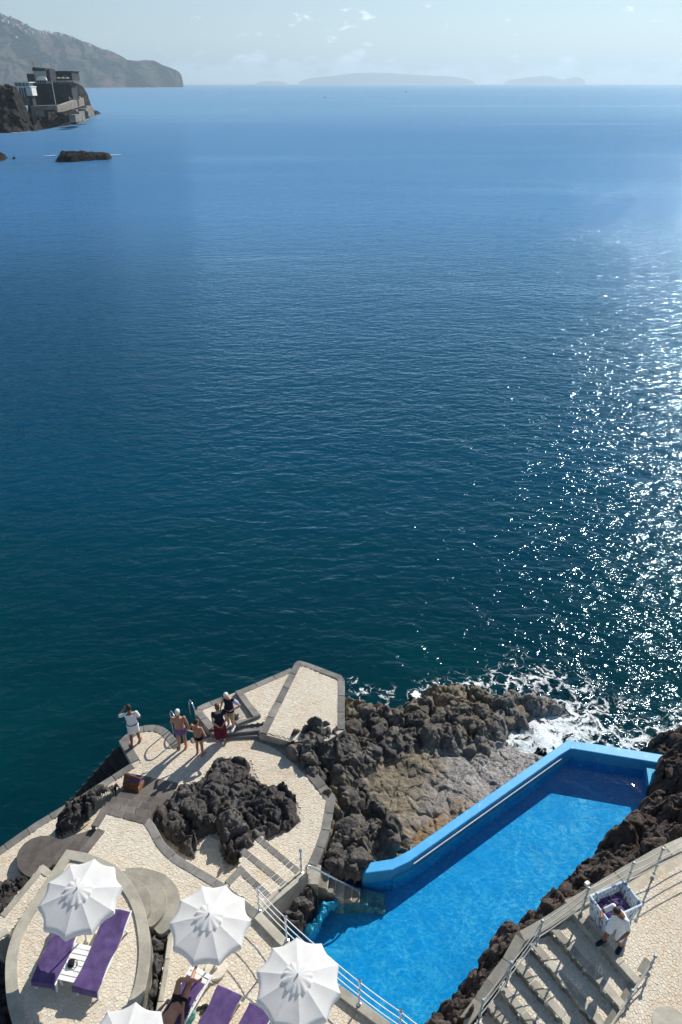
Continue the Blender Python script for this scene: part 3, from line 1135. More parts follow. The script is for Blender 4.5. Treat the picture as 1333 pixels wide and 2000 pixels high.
# lower rock apron in front of it
keysC = [(66, 248, 258), (74, 236, 256), (84, 219, 253), (110, 219, 249), (130, 222, 246), (150, 213, 242.5), (165, 209, 236), (176, 212, 230), (186, 216, 226), (192, 217, 224), (199, 222, 223)]
cols = []
for px, pt, pf in interp_cols(keysC, 120):
    b_ = P(px, pf, 0)
    cols.append((Vector((b_[0], b_[1], -1.5)), Q(px - 1, pt, b_[1] + 14)))
clC, _ = sheet('rock_apron', cols, 40, 'cliff', 6.0, 0.13, cap=30, seed=13, gully=8)
tag(clC, 'ragged rock ledge at the waterline below the sea wall', kind='structure')
sc_mb = MB()
for k in range(90):
    ci = rh.randint(28, 100)
    px, pt, pf = interp_cols(keysA, 130)[ci]
    yb = P(px, pf, 0)[1]
    q = Q(px - 2 + rh.uniform(-2, 2), pt, yb + 24 + rh.uniform(-3, 12))
    r_ = rh.uniform(0.6, 1.5)
    sc_mb.ball((q.x, q.y, q.z - rh.uniform(0.2, 2.2)), (r_, r_, r_ * 0.8), 7, 5, Matrix.Rotation(rh.uniform(0, 3), 3, 'Z') @ Matrix.Rotation(rh.uniform(-.5, .5), 3, 'X'))
o = sc_mb.build('scrub', 'scrub')
tag(o, kind='stuff')
# surf at the foot
for nm, ks in (('surf', [(22, 259.5), (34, 260.2), (46, 259.2), (58, 258.6)]), ('surf', [(104, 249.5), (116, 248.2), (128, 246.4)]), ('surf', [(150, 242.6), (160, 238.8), (172, 233.4), (182, 228.2)]),
               ('surf', [(84, 306), (100, 305), (112, 304)]), ('surf', [(170, 304.6), (200, 304), (222, 303.6), (240, 303)])):
    ln = [P(a, b, 0.05) for a, b in ks]
    v_, f_ = [], []
    pts_ = smooth_line(ln, 8)
    for i, (x_, y_) in enumerate(pts_):
        w_ = 0.7 * math.sin(math.pi * (i + 0.3) / len(pts_)) * rh.uniform(0.4, 1.5)
        v_ += [(x_, y_ - w_ * 1.6, 0.25), (x_, y_ + w_ * 1.6, 0.25)]
    f_ = [(2 * i, 2 * i + 2, 2 * i + 3, 2 * i + 1) for i in range(len(pts_) - 1)]
    me = bpy.data.meshes.new('surf')
    me.from_pydata(v_, [], f_)
    o = link('surf', me, 'far_white')
    tag(o, kind='stuff')


def qbox(name, px0, px1, pt, pb, Y, depth, mat, parent=None):
    a, b = Q(px0, pb, Y), Q(px1, pt, Y)
    am, bm_ = Q(px0, (pt + pb) / 2, Y), Q(px1, (pt + pb) / 2, Y)
    z0, z1 = a.z, b.z
    return MB().box(((am.x + bm_.x) / 2, Y + depth / 2, (z0 + z1) / 2), (bm_.x - am.x, depth, z1 - z0)).build(name, mat, parent)


tw = empty('lift_tower', Q(76, 170, 500))
tag(tw, 'tall dark lift tower with a pale top block on the left cliff', 'tower')


def part(o, root):
    o.parent = root
    o.matrix_parent_inverse = Matrix.Translation(-root.location)
    return o


for nm, a in (('shaft', (58, 70, 144, 206, 478, 14, 'far_dark')), ('pale_block', (66.5, 90, 138.5, 163, 480, 12, 'far_pale')), ('roof_slab', (63, 88.5, 133, 138.4, 479, 13, 'far_dark')),
              ('stair_block', (90.3, 98, 135, 158, 482, 10, 'far_dark')), ('wall', (70.5, 142, 162.5, 208, 487, 10, 'far_dark')), ('parapet', (64, 70, 131, 133, 480, 6, 'far_dark'))):
    part(qbox(nm, *a), tw)
dm = MB()
c0 = Q(82, 160, 478.5)
rad = 2.9
ring = []
for k in range(13):
    a = math.pi * k / 12
    ring.append(Vector((c0.x + math.cos(a) * rad, c0.y, c0.z + 0.8 + math.sin(a) * rad * 0.75)))
dm.loft([ring, [v + Vector((0, 1.4, 0)) for v in ring]], caps=True)
part(dm.build('canopy_arch', 'far_white'), tw)
for k in range(4):
    part(qbox('window', 74 + k * 4.4, 76.6 + k * 4.4, 155.5 if k in (1, 2) else 157, 162.4, 479.7, 0.4, 'far_dark'), tw)
fl = MB()
a_ = Q(64.5, 133, 481)
fl.tube([a_, a_ + Vector((0, 0, 3))], 0.15, 6)
fl.add([a_ + Vector((0.1, 0, 3)), a_ + Vector((1.0, 0.2, 2.6)), a_ + Vector((0.9, 0.25, 1.4)), a_ + Vector((0.1, 0, 1.6))], [(0, 1, 2, 3)])
simple('yellow_flag', (0.7, 0.42, 0.03), 0.8)
part(fl.build('flag', 'yellow_flag'), tw)

bl = empty('clifftop_building', Q(123, 157, 500))
tag(bl, 'black box building with a grey emblem on top of the left cliff', 'building')
part(qbox('wall', 104.5, 141, 139.5, 157.6, 496, 14, 'far_dark'), bl)
part(qbox('roof', 104, 141.6, 138.7, 139.4, 495.6, 15, 'far_dark'), bl)
for a in ((124.5, 125.6, 147, 154.2), (126, 130.5, 146.8, 147.9), (126, 129.4, 149.8, 150.8), (126, 131.5, 153.2, 154.2)):
    part(qbox('emblem', *a, 495.75, 0.2, 'far_concrete'), bl)
pa = empty('clifftop_terrace', Q(122, 160, 494))
tag(pa, 'thin terrace railing with pale parasols below the black box building', 'terrace')
part(qbox('deck', 99, 147, 159.2, 160.2, 488, 10, 'far_dark'), pa)
for px in (104, 116, 124, 133):
    q = Q(px, 158.5, 489)
    part(MB().lathe([(0.06, -0.3), (0.06, 1.4), (1.6, 1.4), (0.05, 2.1)], q, 10).build('parasol', 'far_pale'), pa)

gl_ = empty('glass_building', Q(46, 175, 455))
tag(gl_, 'white framed glass building beside the lift tower', 'building')
for nm, a in (('roof', (27, 57, 160, 161.6, 458, 9, 'far_white')), ('glass_wall', (29, 56.5, 161.7, 168.4, 459, 7, 'far_glass')), ('floor_slab', (30, 60, 168.5, 171, 458, 9, 'far_white')),
              ('white_wall', (51.5, 63, 172, 187, 457, 7, 'far_white')), ('lower_glass', (38, 51.3, 171.2, 190, 458.5, 6, 'far_glass')), ('lower_wall', (41, 57, 190.2, 206, 458, 6, 'far_concrete')), ('core_wall', (56, 64, 187.2, 206, 458.4, 5, 'far_dark'))):
    part(qbox(nm, *a), gl_)
for px in (35.5, 42.5, 49.5):
    part(qbox('mullion', px, px + 0.7, 161.7, 168.4, 458.7, 0.3, 'far_white'), gl_)
for px in (41.8, 46.6):
    part(qbox('mullion', px, px + 1.1, 171.2, 190, 458.2, 0.3, 'far_white'), gl_)

sw = empty('sea_wall', Q(110, 208, 470))
tag(sw, 'pale concrete sea wall terrace projecting from the left cliff', 'sea wall')
wl = MB()


def far_wall(mb, a, b, thick):
    """a, b: (px, top, bottom, Y)"""
    vs = []
    for px, pt, pb, Y in (a, b):
        x_ = Q(px, (pt + pb) / 2, Y).x
        vs += [(x_, Y, Q(px, pb, Y).z), (x_, Y, Q(px, pt, Y).z), (x_, Y + thick, Q(px, pt, Y).z), (x_, Y + thick, Q(px, pb, Y).z)]
    mb.add(vs, [(0, 1, 5, 4), (1, 2, 6, 5), (2, 3, 7, 6), (0, 4, 7, 3), (0, 3, 2, 1), (4, 5, 6, 7)])


far_wall(wl, (60, 207, 216, 452), (112, 205.5, 214, 452), 14)
part(wl.build('front_wall', 'far_concrete'), sw)
wl = MB()
far_wall(wl, (112.1, 205.5, 219, 452.1), (155, 191, 206.5, 500), 10)
part(wl.build('side_wall', 'far_concrete'), sw)
wl = MB()
far_wall(wl, (153, 188, 192, 499), (155.6, 188, 192, 499), 2)
far_wall(wl, (135, 189, 195, 484), (136.2, 189, 195, 484), 1)
far_wall(wl, (138, 191.5, 194, 486), (145, 191, 194, 488), 1)
part(wl.build('parapet', 'far_concrete'), sw)
wl = MB()
far_wall(wl, (64, 216, 243, 450), (78, 216, 240, 450), 8)
part(wl.build('buttress', 'far_concrete'), sw)
st_ = empty('waterside_ruin', Q(155, 225, 480))
tag(st_, 'low concrete bathing platforms and walls at the foot of the cliff', 'bathing platform')
for a in ((136, 148, 224, 239, 447, 9), (148.5, 156, 218, 236, 462, 10), (152, 168, 212, 217, 474, 16), (166.5, 173, 217, 228, 500, 12), (160, 170, 207, 212, 505, 10), (142, 150, 214, 223, 470, 10)):
    part(qbox('platform_wall', *a, 'far_concrete'), st_)

for i, (a, b, Y) in enumerate((((102, 157), (109.5, 204), 463), ((125.5, 165), (130.5, 195), 478))):
    top_, bot_ = Q(*a, Y), Q(*b, Y)
    o = MB().tube([Vector((bot_.x, Y, bot_.z)), Vector((bot_.x, Y, top_.z))], 0.22 if i == 0 else 0.1, 6).build('flagpole', 'far_white' if i == 0 else 'far_dark')
    tag(o, ('tall white flagpole on the sea wall below the lift tower', 'thin dark mast standing right of the white flagpole')[i], 'flagpole')


def islet(name, label, pxpoly, ctrl, res=0.35, sizes=((7, 0.8), (3, 0.6), (1.2, 0.4)), seed=4):
    f = RockField([P(a, b, 0) for a, b in pxpoly], [(a, b, z * 0.45 + 0.2) for a, b, z in ctrl], seed, sizes, edge=1.8, edge_drop=3.0, sharp=2.0)
    o = f.build(name, 'cliff', res)
    return tag(o, label, 'rock')


islet('islet', 'long low dark skerry with surf round it off the left cliff', [(108, 317), (113, 309), (130, 307.5), (160, 306.5), (190, 306), (215, 305.5), (223, 308), (215, 312), (180, 314), (140, 317)],
      [(115, 313, 2.0), (150, 311, 2.6), (190, 310, 2.6), (215, 308, 1.8)])
islet('islet', 'pointed rock at the left edge of the water', [(-40, 318), (-40, 302), (0, 302), (14, 306), (20, 309), (10, 314), (0, 316)], [(-30, 310, 6), (0, 309, 5.5), (8, 309, 2.5), (14, 309, 1.0)])
islet('islet', 'tiny rock just right of the pointed rock at the left edge', [(20, 311), (24, 307.5), (30, 307), (36, 309), (32, 311.5)], [(26, 309, 2.2), (31, 309, 1.2)])
for (px, py, lb) in ((635, 190.5, 'small dark boat far out, the nearer of two'), (793, 180, 'tiny dark boat close to the horizon')):
    x_, y_ = P(px, py, 0)
    k = y_ / 1000 * 0.3
    rt = empty('boat', (x_, y_, 0), 0.5)
    tag(rt, lb, 'boat')
    hull = MB()
    rr = []
    for s, wd, zb in ((-4, 1.2, 0), (-1, 1.5, -0.1), (2, 1.2, 0), (4.6, 0.08, 0.4)):
        rr.append([Vector((s, -wd, 1.3 + zb)), Vector((s, -wd * 0.7, -0.3)), Vector((s, wd * 0.7, -0.3)), Vector((s, wd, 1.3 + zb))])
    hull.loft(rr)
    hull.build('hull', 'far_dark', rt).scale = (k, k, k)
    o = MB().box((-0.6, 0, 2.1), (2.6, 1.7, 1.7)).build('cabin', 'far_dark', rt)
    o.scale = (k, k, k)

# ================================================================== TERRACES
Z_W, Z_A2, Z_A1, Z_C, Z_E, Z_T = 2.1, 2.4, 2.46, 3.2, 3.65, 3.6
Z_POOL, Z_FLOOR, Z_RIM = 1.42, 0.92, 1.9


def terrace(name, label, poly, z, zb=-0.6, side='wall_concrete'):
    o = MB().prism(poly, zb, z - 0.022).build(name, side)
    o.data.materials.append(M['mortar'])
    for p_ in o.data.polygons:
        if p_.normal.z > 0.5:
            p_.material_index = 1
    return tag(o, label, kind='structure')


rock_foot = PP([(296, 1606), (312, 1580), (336, 1553), (352, 1534), (388, 1526), (404, 1508), (418, 1487), (440, 1480), (470, 1480), (490, 1488), (505, 1522), (517, 1539), (548, 1536), (570, 1548), (586, 1582), (586, 1612),
                (560, 1628), (520, 1640), (505, 1664), (470, 1688), (440, 1694), (430, 1666), (428, 1640), (410, 1630), (395, 1640), (380, 1678), (350, 1664), (325, 1644)], Z_W)

# C outline first: the middle terrace covers part of the lower walk
C_poly = PP([(150, 1667), (192, 1617), (178, 1612), (201, 1575), (293, 1599), (303, 1610), (322, 1645), (350, 1672), (385, 1693), (440, 1727), (506, 1781), (560, 1837), (654, 1920), (759, 1999), (870, 2082), (980, 2160),
             (700, 2330), (240, 2330), (290, 2150), (297, 2010), (310, 1940), (320, 1880), (327, 1830), (345, 1800), (255, 1720)], Z_C)

# --- lower walk by the sea
W_poly = PP([(-90, 1710), (0, 1655), (70, 1606), (145, 1562), (256, 1492), (232, 1447), (245, 1435), (262, 1424), (285, 1417), (310, 1417), (330, 1428), (353, 1453), (372, 1444), (408, 1430), (440, 1438), (480, 1438), (505, 1438), (540, 1447),
             (572, 1466), (602, 1492), (630, 1524), (655, 1555), (651, 1580), (644, 1625), (630, 1665), (618, 1692), (590, 1712), (500, 1800), (300, 1760), (100, 1790), (-90, 1830)], Z_W)
W = terrace('sea_walk', 'pale cobbled walk curving round the dark lava outcrop beside the sea', W_poly, Z_W)
C_hole = PP([(170, 1612), (201, 1580), (293, 1604), (322, 1650), (350, 1678), (440, 1735), (506, 1790), (500, 1900), (150, 1900), (140, 1690)], Z_C)
T_hole = PP([(512, 1640), (590, 1704), (505, 1790), (445, 1728), (470, 1690)], 2.4)
brown_hole = PP([(262, 1514), (347, 1530), (300, 1600), (190, 1590), (232, 1548)], Z_W)
cobbles(W, PP([(-90, 1722), (0, 1666), (100, 1602), (200, 1542), (278, 1490), (247, 1450), (262, 1436), (290, 1428), (312, 1432), (330, 1450), (340, 1466), (372, 1452), (408, 1434), (440, 1442), (500, 1442), (540, 1462), (588, 1505), (622, 1548),
               (640, 1566), (638, 1600), (628, 1645), (606, 1690), (590, 1706), (500, 1790), (300, 1740), (100, 1740), (60, 1735), (-90, 1740)], Z_W),
        Z_W, holes=[C_hole, T_hole, brown_hole, offset_line(rock_foot, 0)])
# kerbs
curb(W, PP([(-90, 1710), (0, 1655), (70, 1606), (145, 1562), (256, 1491)], Z_W), -0.26, Z_W, step=0.75)
curb(W, PP([(256, 1491), (232, 1447)], Z_W), -0.30, Z_W, 'curb_stone', 0.6)
curb(W, smooth_line(PP([(234, 1446), (262, 1424), (285, 1416.5), (310, 1417), (331, 1428), (354, 1455)], Z_W), 2), -0.30, Z_W, step=0.5)
curb(W, PP([(372, 1443), (408, 1429)], Z_W), -0.25, Z_W, step=0.5)
curb(W, smooth_line(PP([(500, 1431), (538, 1444), (572, 1465), (602, 1491), (630, 1523), (656, 1556)], Z_W), 3), -0.34, Z_W, step=0.55)
curb(W, smooth_line(PP([(656, 1557), (652, 1580), (645, 1622), (633, 1660), (619, 1693)], Z_W), 2), -0.28, Z_W, step=0.6)

# --- steps up to the point
A_steps = empty('point_steps', PZ(470, 1430, Z_W))
tag(A_steps, 'two shallow grey steps curving up from the walk to the point', 'steps')
for poly, z in ((PP([(404, 1425), (518, 1408), (513, 1427), (440, 1433), (415, 1434)], 2.3), 2.3),
                (PP([(425, 1436), (512, 1424), (575, 1443), (562, 1462), (538, 1446), (500, 1438), (440, 1441)], 2.2), 2.2)):
    o = MB().prism(poly, 1.6, z).build('step', 'curb_stone')
    part(bevel(o, 0.02), A_steps)
# --- the left half of the point with its hatch
A2_poly = PP([(381, 1392), (386, 1381), (400, 1374), (459, 1352), (568, 1305), (580, 1310), (512, 1423), (516, 1409), (406, 1424)], Z_A2)
A2 = terrace('point_platform', 'left half of the cobbled bathing point holding a concrete hatch', A2_poly, Z_A2)
hatch_poly = PP([(437, 1366), (461, 1356), (493, 1392), (463, 1405)], Z_A2)
cobbles(A2, PP([(389, 1396), (393, 1389), (405, 1382), (462, 1359), (572, 1312), (514, 1412), (412, 1420)], Z_A2), Z_A2,
        holes=[PP([(428, 1368), (463, 1350), (510, 1396), (460, 1416)], Z_A2)])
curb(A2, PP([(408, 1426), (381, 1393), (386, 1381), (400, 1374), (440, 1359)], Z_A2), -0.26, Z_A2, step=0.6)
curb(A2, PP([(462, 1350.5), (568, 1305)], Z_A2), -0.24, Z_A2, step=0.9)
ht = empty('hatch', PZ(465, 1380, Z_A2))
tag(ht, 'sunken pale concrete slab framed by grey kerbs with black brackets', 'hatch')
part(MB().prism(hatch_poly, Z_A2 - 0.1, Z_A2 - 0.012).build('slab', 'concrete'), ht)
for q in ([(459, 1349.5), (470, 1346.5), (508, 1395), (496, 1400)], [(496.2, 1400.2), (508, 1395.4), (510.5, 1396), (464, 1414), (457, 1408)]):
    part(bevel(MB().prism(PP(q, Z_A2 + 0.12), Z_A2 - 0.1, Z_A2 + 0.12).build('kerb', 'curb_stone'), 0.015), ht)
part(bevel(MB().prism(PP([(450, 1390), (456, 1388), (468, 1402), (460, 1406)], Z_A2 + 0.03), Z_A2 - 0.1, Z_A2 + 0.03).build('kerb', 'curb_stone'), 0.015), ht)
for px, py in ((474.5, 1364), (490, 1387), (461, 1399)):
    c_ = PZ(px, py, Z_A2 + 0.08)
    o = MB().box((0, 0, 0), (0.16, 0.10, 0.07)).box((0, 0.07, -0.03), (0.05, 0.16, 0.05)).build('bracket', 'black_rubber')
    o.location = c_
    o.rotation_euler = (0, 0, -0.5)
    part(o, ht)
# --- the right half
A1_poly = PP([(582, 1290.5), (575, 1296), (506, 1431), (521, 1435), (568, 1448), (640, 1446), (674, 1425), (674, 1345), (673, 1328), (667, 1319), (600, 1294)], Z_A1)
A1 = terrace('point_platform', 'right half of the cobbled bathing point, edged in grey stone', A1_poly, Z_A1)
cobbles(A1, PP([(586, 1299), (518, 1430), (568, 1444), (640, 1440), (663, 1420), (662, 1332), (598, 1303)], Z_A1), Z_A1)
curb(A1, PP([(507, 1431), (576, 1295), (583, 1290)], Z_A1), -0.27, Z_A1, step=0.8)
curb(A1, PP([(583.5, 1290.5), (600, 1294), (667, 1319), (673, 1328)], Z_A1), -0.24, Z_A1, step=0.9)
curb(A1, PP([(673.5, 1329), (674, 1345), (674, 1425)], Z_A1), -0.26, Z_A1, step=0.75)

# --- steps down to the water
ws = empty('water_steps', PZ(220, 1500, 1.0))
tag(ws, 'dark stone steps going down into the sea along the walk', 'steps')
sA, sB = Vector((*P(230, 1459, 1.88), 0)), Vector((*P(137, 1566, 0.25), 0))
sW = Vector((*P(262, 1492, 1.88), 0)) - Vector((*P(230, 1459, 1.88), 0))
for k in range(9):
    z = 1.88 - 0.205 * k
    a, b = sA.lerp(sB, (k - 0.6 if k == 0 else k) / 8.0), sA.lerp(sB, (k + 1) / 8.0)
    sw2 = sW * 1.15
    part(bevel(MB().prism([(v.x, v.y) for v in (a, b, b + sw2, a + sw2)], -0.5, z).build('step', 'wet_shaded_stone'), 0.02), ws)

# --- brown stair up to the middle terrace
bs = empty('brown_steps', PZ(270, 1550, Z_W))
tag(bs, 'broad brown stone steps between the sea walk and the middle terrace', 'steps')
ed = [((258, 1510), (349, 1529)), ((234, 1546), (327, 1559)), ((220, 1555), (311, 1570)), ((207, 1565), (296, 1582)), ((199, 1574), (292, 1596)), ((190, 1588), (294, 1606))]
zs = [Z_W + 0.03, 2.36, 2.57, 2.78, 2.99]
for k in range(5):
    z = zs[k]
    a0, a1 = ed[k]
    b0, b1 = ed[k + 1]
    if k == 0:
        poly = PP([a0, a1, (333, 1562), (236, 1556), (244, 1530)], z)
    else:
        poly = PP([a0, a1, (b1[0], b1[1] + 10), (b0[0], b0[1] + 10)], z)
    # butt joints: three slabs to a step
    n_ = 3
    l0, r0 = Vector((*poly[0], 0)), Vector((*poly[1], 0))
    if k == 0:
        part(bevel(MB().prism(poly, 1.5, z).build('step', 'brown_stone'), 0.02), bs)
    else:
        r1, l1 = Vector((*poly[2], 0)), Vector((*poly[3], 0))
        for q in range(n_):
            f0, f1 = q / n_ + 0.002, (q + 1) / n_ - 0.002
            pl = [l0.lerp(r0, f0), l0.lerp(r0, f1), l1.lerp(r1, f1), l1.lerp(r1, f0)]
            part(bevel(MB().prism([(v.x, v.y) for v in pl], 1.5, z + random.uniform(-0.004, 0.004)).build('step', 'brown_stone'), 0.02), bs)

# --- middle terrace
C = terrace('middle_terrace', 'broad cobbled terrace where the white parasols stand, edged by a rope rail', C_poly, Z_C)
E_hole = PP([(140, 1668), (180, 1672), (228, 1695), (262, 1730), (345, 1790), (330, 1815), (285, 2100), (100, 2100), (60, 1800)], Z_C)
cobbles(C, PP([(157, 1664), (196, 1622), (186, 1616), (208, 1586), (288, 1607), (312, 1650), (342, 1681), (380, 1704), (432, 1738), (496, 1788), (548, 1842), (645, 1930), (750, 2010), (860, 2090), (700, 2200), (280, 2200), (300, 2010), (313, 1940), (323, 1880),
               (331, 1830), (345, 1805), (250, 1720)], Z_C), Z_C, holes=[E_hole], single=120, near=P(450, 1990, Z_C))
curb(C, PP([(201, 1574), (292, 1598)], Z_C), -0.22, Z_C, 'brown_stone', 0.7)
curb(C, smooth_line(PP([(292, 1598), (303, 1611), (322, 1645), (350, 1672), (385, 1693), (440, 1727), (507, 1781)], Z_C), 3), -0.24, Z_C, step=0.7)
curb(C, PP([(152, 1667), (192, 1617)], Z_C), -0.26, Z_C, 'brown_stone', 0.8)
curb(C, PP([(178, 1613), (202, 1575)], Z_C), -0.24, Z_C, 'brown_stone', 0.6)
curb(C, PP([(507, 1782), (560, 1837), (654, 1920), (759, 1999), (870, 2082)], Z_C), -0.22, Z_C, 'concrete', 1.4, h=0.5, proud=0.12, name='parapet')

# --- three broad steps banded in dark stone
ts = empty('banded_steps', PZ(530, 1690, 2.6))
tag(ts, 'cobbled steps with dark stone edges between the walk and the middle terrace', 'steps')
lines = [((500, 1626), (592, 1702)), ((478, 1656), (566, 1727)), ((470, 1690), (534, 1750)), ((440, 1722), (508, 1780))]
zt = [2.38, 2.66, 2.94]
for k in range(3):
    z = zt[k]
    a, b = lines[k]
    c2, d2 = lines[k + 1]
    poly = PP([a, b, (d2[0] + 3, d2[1] + 3), (c2[0] - 6, c2[1] + 4)] if k < 2 else [a, b, (510, 1784), (438, 1724)], z)
    o = MB().prism(poly, 1.2, z - 0.022).build('step', 'mortar')
    part(o, ts)
    # dark edge band
    ln = PP([a, b], z)
    off = offset_line(ln, -0.19)
    m_ = 6
    for q in range(m_):
        A_, B_, C_, D_ = (Vector((*p_, 0)) for p_ in (ln[0], ln[1], off[1], off[0]))
        pl = [A_.lerp(B_, q / m_ + .003), A_.lerp(B_, (q + 1) / m_ - .003), D_.lerp(C_, (q + 1) / m_ - .003), D_.lerp(C_, q / m_ + .003)]
        part(bevel(MB().prism([(v.x, v.y) for v in pl], z - 0.2, z + 0.012).build('edge_stone', 'curb_stone'), 0.01), ts)
    if k == 2:
        ln = PP([(439, 1722), (470, 1690)], z)
        off = offset_line(ln, -0.2)
        part(bevel(MB().prism([*ln, *off[::-1]], z - 0.8, z + 0.013).build('edge_stone', 'curb_stone'), 0.01), ts)
    rootless = MB()
    cobbles(o, poly, z)

# wall down to the pool beside those steps
wb = MB()
pa_, pb_ = P(597, 1702, 2.5), P(506, 1779, 3.2)
dv = (Vector((*pb_, 0)) - Vector((*pa_, 0))).normalized()
nv = Vector((dv.y, -dv.x, 0))
if nv.y > 0:
    pass
vs = []
for p_, zt_ in ((pa_, 2.5), (pb_, 3.2)):
    q = Vector((*p_, 0))
    vs += [q + nv * 0.13 + Vector((0, 0, -0.4)), q + nv * 0.13 + Vector((0, 0, zt_)), q - nv * 0.10 + Vector((0, 0, zt_)), q - nv * 0.10 + Vector((0, 0, -0.4))]
wb.add(vs, [(0, 1, 5, 4), (1, 2, 6, 5), (2, 3, 7, 6), (0, 4, 7, 3), (0, 3, 2, 1), (4, 5, 6, 7)])
o = wb.build('pool_side_wall', 'concrete')
tag(o, 'concrete wall dropping to the pool beside the banded steps', 'wall')

# --- stair and round landing at the left
ds = empty('side_steps', PZ(120, 1660, 2.6))
tag(ds, 'narrow brown stone steps running down to the round landing', 'steps')
Ls = [((122, 1639), (70, 1705)), ((140, 1631), (85, 1700)), ((157, 1627), (100, 1690)), ((175, 1620), (118, 1690)), ((194, 1614), (140, 1682))]
for k in range(4):
    z = 2.52 + 0.17 * k
    a, b = Ls[k], Ls[k + 1]
    poly = PP([a[0], a[1], (b[1][0] + 6, b[1][1]), (b[0][0] + 8, b[0][1] - 3)], z)
    part(bevel(MB().prism(poly, 1.5, z).build('step', 'brown_stone'), 0.02), ds)
rl = MB().prism(PP([(33, 1690), (32, 1675), (37, 1660), (47, 1647), (62, 1637), (80, 1631.5), (98, 1632), (112, 1637), (128, 1640), (70, 1712), (60, 1714), (48, 1708), (38, 1699)], 2.38), 1.6, 2.38).build('round_landing', 'brown_stone')
tag(bevel(rl, 0.02), 'round brown stone landing at the foot of the side steps', 'landing')

# --- the parasol terrace bottom left
E_line = smooth_line(PP([(131, 1661), (180, 1671), (228, 1694), (260, 1730), (281, 1770), (292, 1820), (294, 1870), (285, 1930), (268, 1975), (250, 2015), (215, 2080)], Z_E), 4)
E_line2 = smooth_line(PP([(70, 2130), (38, 2040), (16, 1965), (11, 1895), (18, 1850), (36, 1804), (72, 1748), (131, 1661)], Z_E), 4)
E = terrace('parasol_terrace', 'raised cobbled terrace with a pale concrete rim under the leftmost parasol', E_line2[:-1] + E_line, Z_E)
cobbles(E, offset_line(E_line2, -0.12)[:-1] + offset_line(E_line, -0.12)[1:], Z_E, single=100, near=P(150, 1990, Z_E))
rim_l = E_line2[:-1] + E_line
curb(E, rim_l, -0.27, Z_E, 'concrete', 40.0, h=0.4, proud=0.05, name='rim')
# curved steps on its right
cs = empty('curved_steps', PZ(300, 1760, Z_C))
tag(cs, 'three rounded concrete steps fanning out from the parasol terrace', 'steps')


def blob(pts, z):
    ln = smooth_line(PP(pts + [pts[0]], z), 6)[:-1]
    return ln


for pts, z in (([(232, 1703), (262, 1714), (285, 1730), (297, 1755), (292, 1783), (275, 1800), (255, 1780), (240, 1740)], 3.56),
               ([(238, 1700), (270, 1705), (304, 1718), (323, 1742), (324, 1772), (312, 1795), (292, 1810), (270, 1790), (250, 1740)], 3.43),
               ([(245, 1695), (283, 1696), (322, 1708), (347, 1735), (353, 1768), (345, 1795), (316, 1824), (295, 1806), (270, 1780), (250, 1730)], 3.31)):
    part(bevel(MB().prism(blob(pts, z), 2.4, z).build('step', 'concrete'), 0.03, 2), cs)
# ramp on its left
ramp_poly = PP([(82, 1689), (101, 1703), (16, 1826), (-8, 1840), (-60, 1800), (0, 1787)], 3.1)
RP = terrace('side_ramp', 'narrow cobbled strip outside the rim of the parasol terrace', ramp_poly, 3.1)
cobbles(RP, ramp_poly, 3.1)
curb(RP, PP([(0, 1788), (82, 1690)], 3.1), -0.17, 3.1, 'concrete', 1.8)
curb(RP, PP([(84, 1688), (102, 1702)], 3.1), -0.2, 3.1, 'concrete', 1.8)
curb(RP, PP([(20, 1822), (-14, 1843)], 3.1), -0.2, 3.1, 'concrete', 1.8)
# concrete edge between rock strip and middle terrace
curb(C, PP([(292, 2150), (299, 2010), (312, 1940), (322, 1880), (329, 1830), (346, 1800)], Z_C), -0.13, Z_C, 'concrete', 1.0, h=0.3, proud=0.02)

# ================================================================== POOL
rim_out = PP([(707, 1704), (718, 1685), (767, 1677), (800, 1660), (1108, 1445.5), (1160, 1452), (1230, 1463), (1303, 1475)], Z_RIM)
rim_in = PP([(1300, 1492), (1275, 1488), (1116, 1462), (1096, 1474), (800, 1683), (767, 1699), (711, 1706)], Z_RIM)
pool = MB().prism([(-2.6, 11.0), (-1.4, 13.6), (0.5, 13.6), (0.68, 12.6), (1.8, 12.85), (7.87, 17.3), (11.5, 16.6), (12.6, 14.6), (6.4, 8.4), (3.2, 6.4), (1.0, 6.6), (-0.9, 9.0)], -0.4, Z_FLOOR).build('pool', 'pool_paint')
tag(pool, 'bright blue painted seawater pool between the rocks', kind='structure')
rim_bm = MB().prism(rim_out + rim_in, -0.4, Z_RIM)
o = rim_bm.build('pool_wall', 'rim_paint', pool)
bevel(o, 0.03, 2)
# inner face of the far right end, and a step in the wall
o = MB().prism(PP([(1262, 1490), (1302, 1492), (1302, 1540), (1268, 1532)], Z_RIM - 0.15), -0.3, Z_RIM - 0.15).build('end_wall', 'pool_paint', pool)
ins = offset_line(PP([(767, 1699), (800, 1683), (1096, 1474), (1116, 1462)], Z_RIM), -0.05)
pipe = [Vector((a, b, Z_RIM - 0.16)) for a, b in ins[1:3]]
pipe = [pipe[0] + (pipe[1] - pipe[0]) * 0.02, pipe[1]]
o = MB().tube(pipe, 0.022, 8).build('rail_pipe', 'white_plastic', pool)
ledge = strip(PP([(767, 1699), (800, 1683), (1096, 1474), (1116, 1462)], Z_RIM), -0.07)
MB().prism(ledge, 0.02, Z_RIM - 0.36).build('ledge', 'pool_paint', pool)
bw = MB().prism(PP([(640, 1694), (712, 1700), (712, 1690), (640, 1682)], 1.6), -0.3, 1.6).build('back_wall', 'pool_paint', pool)

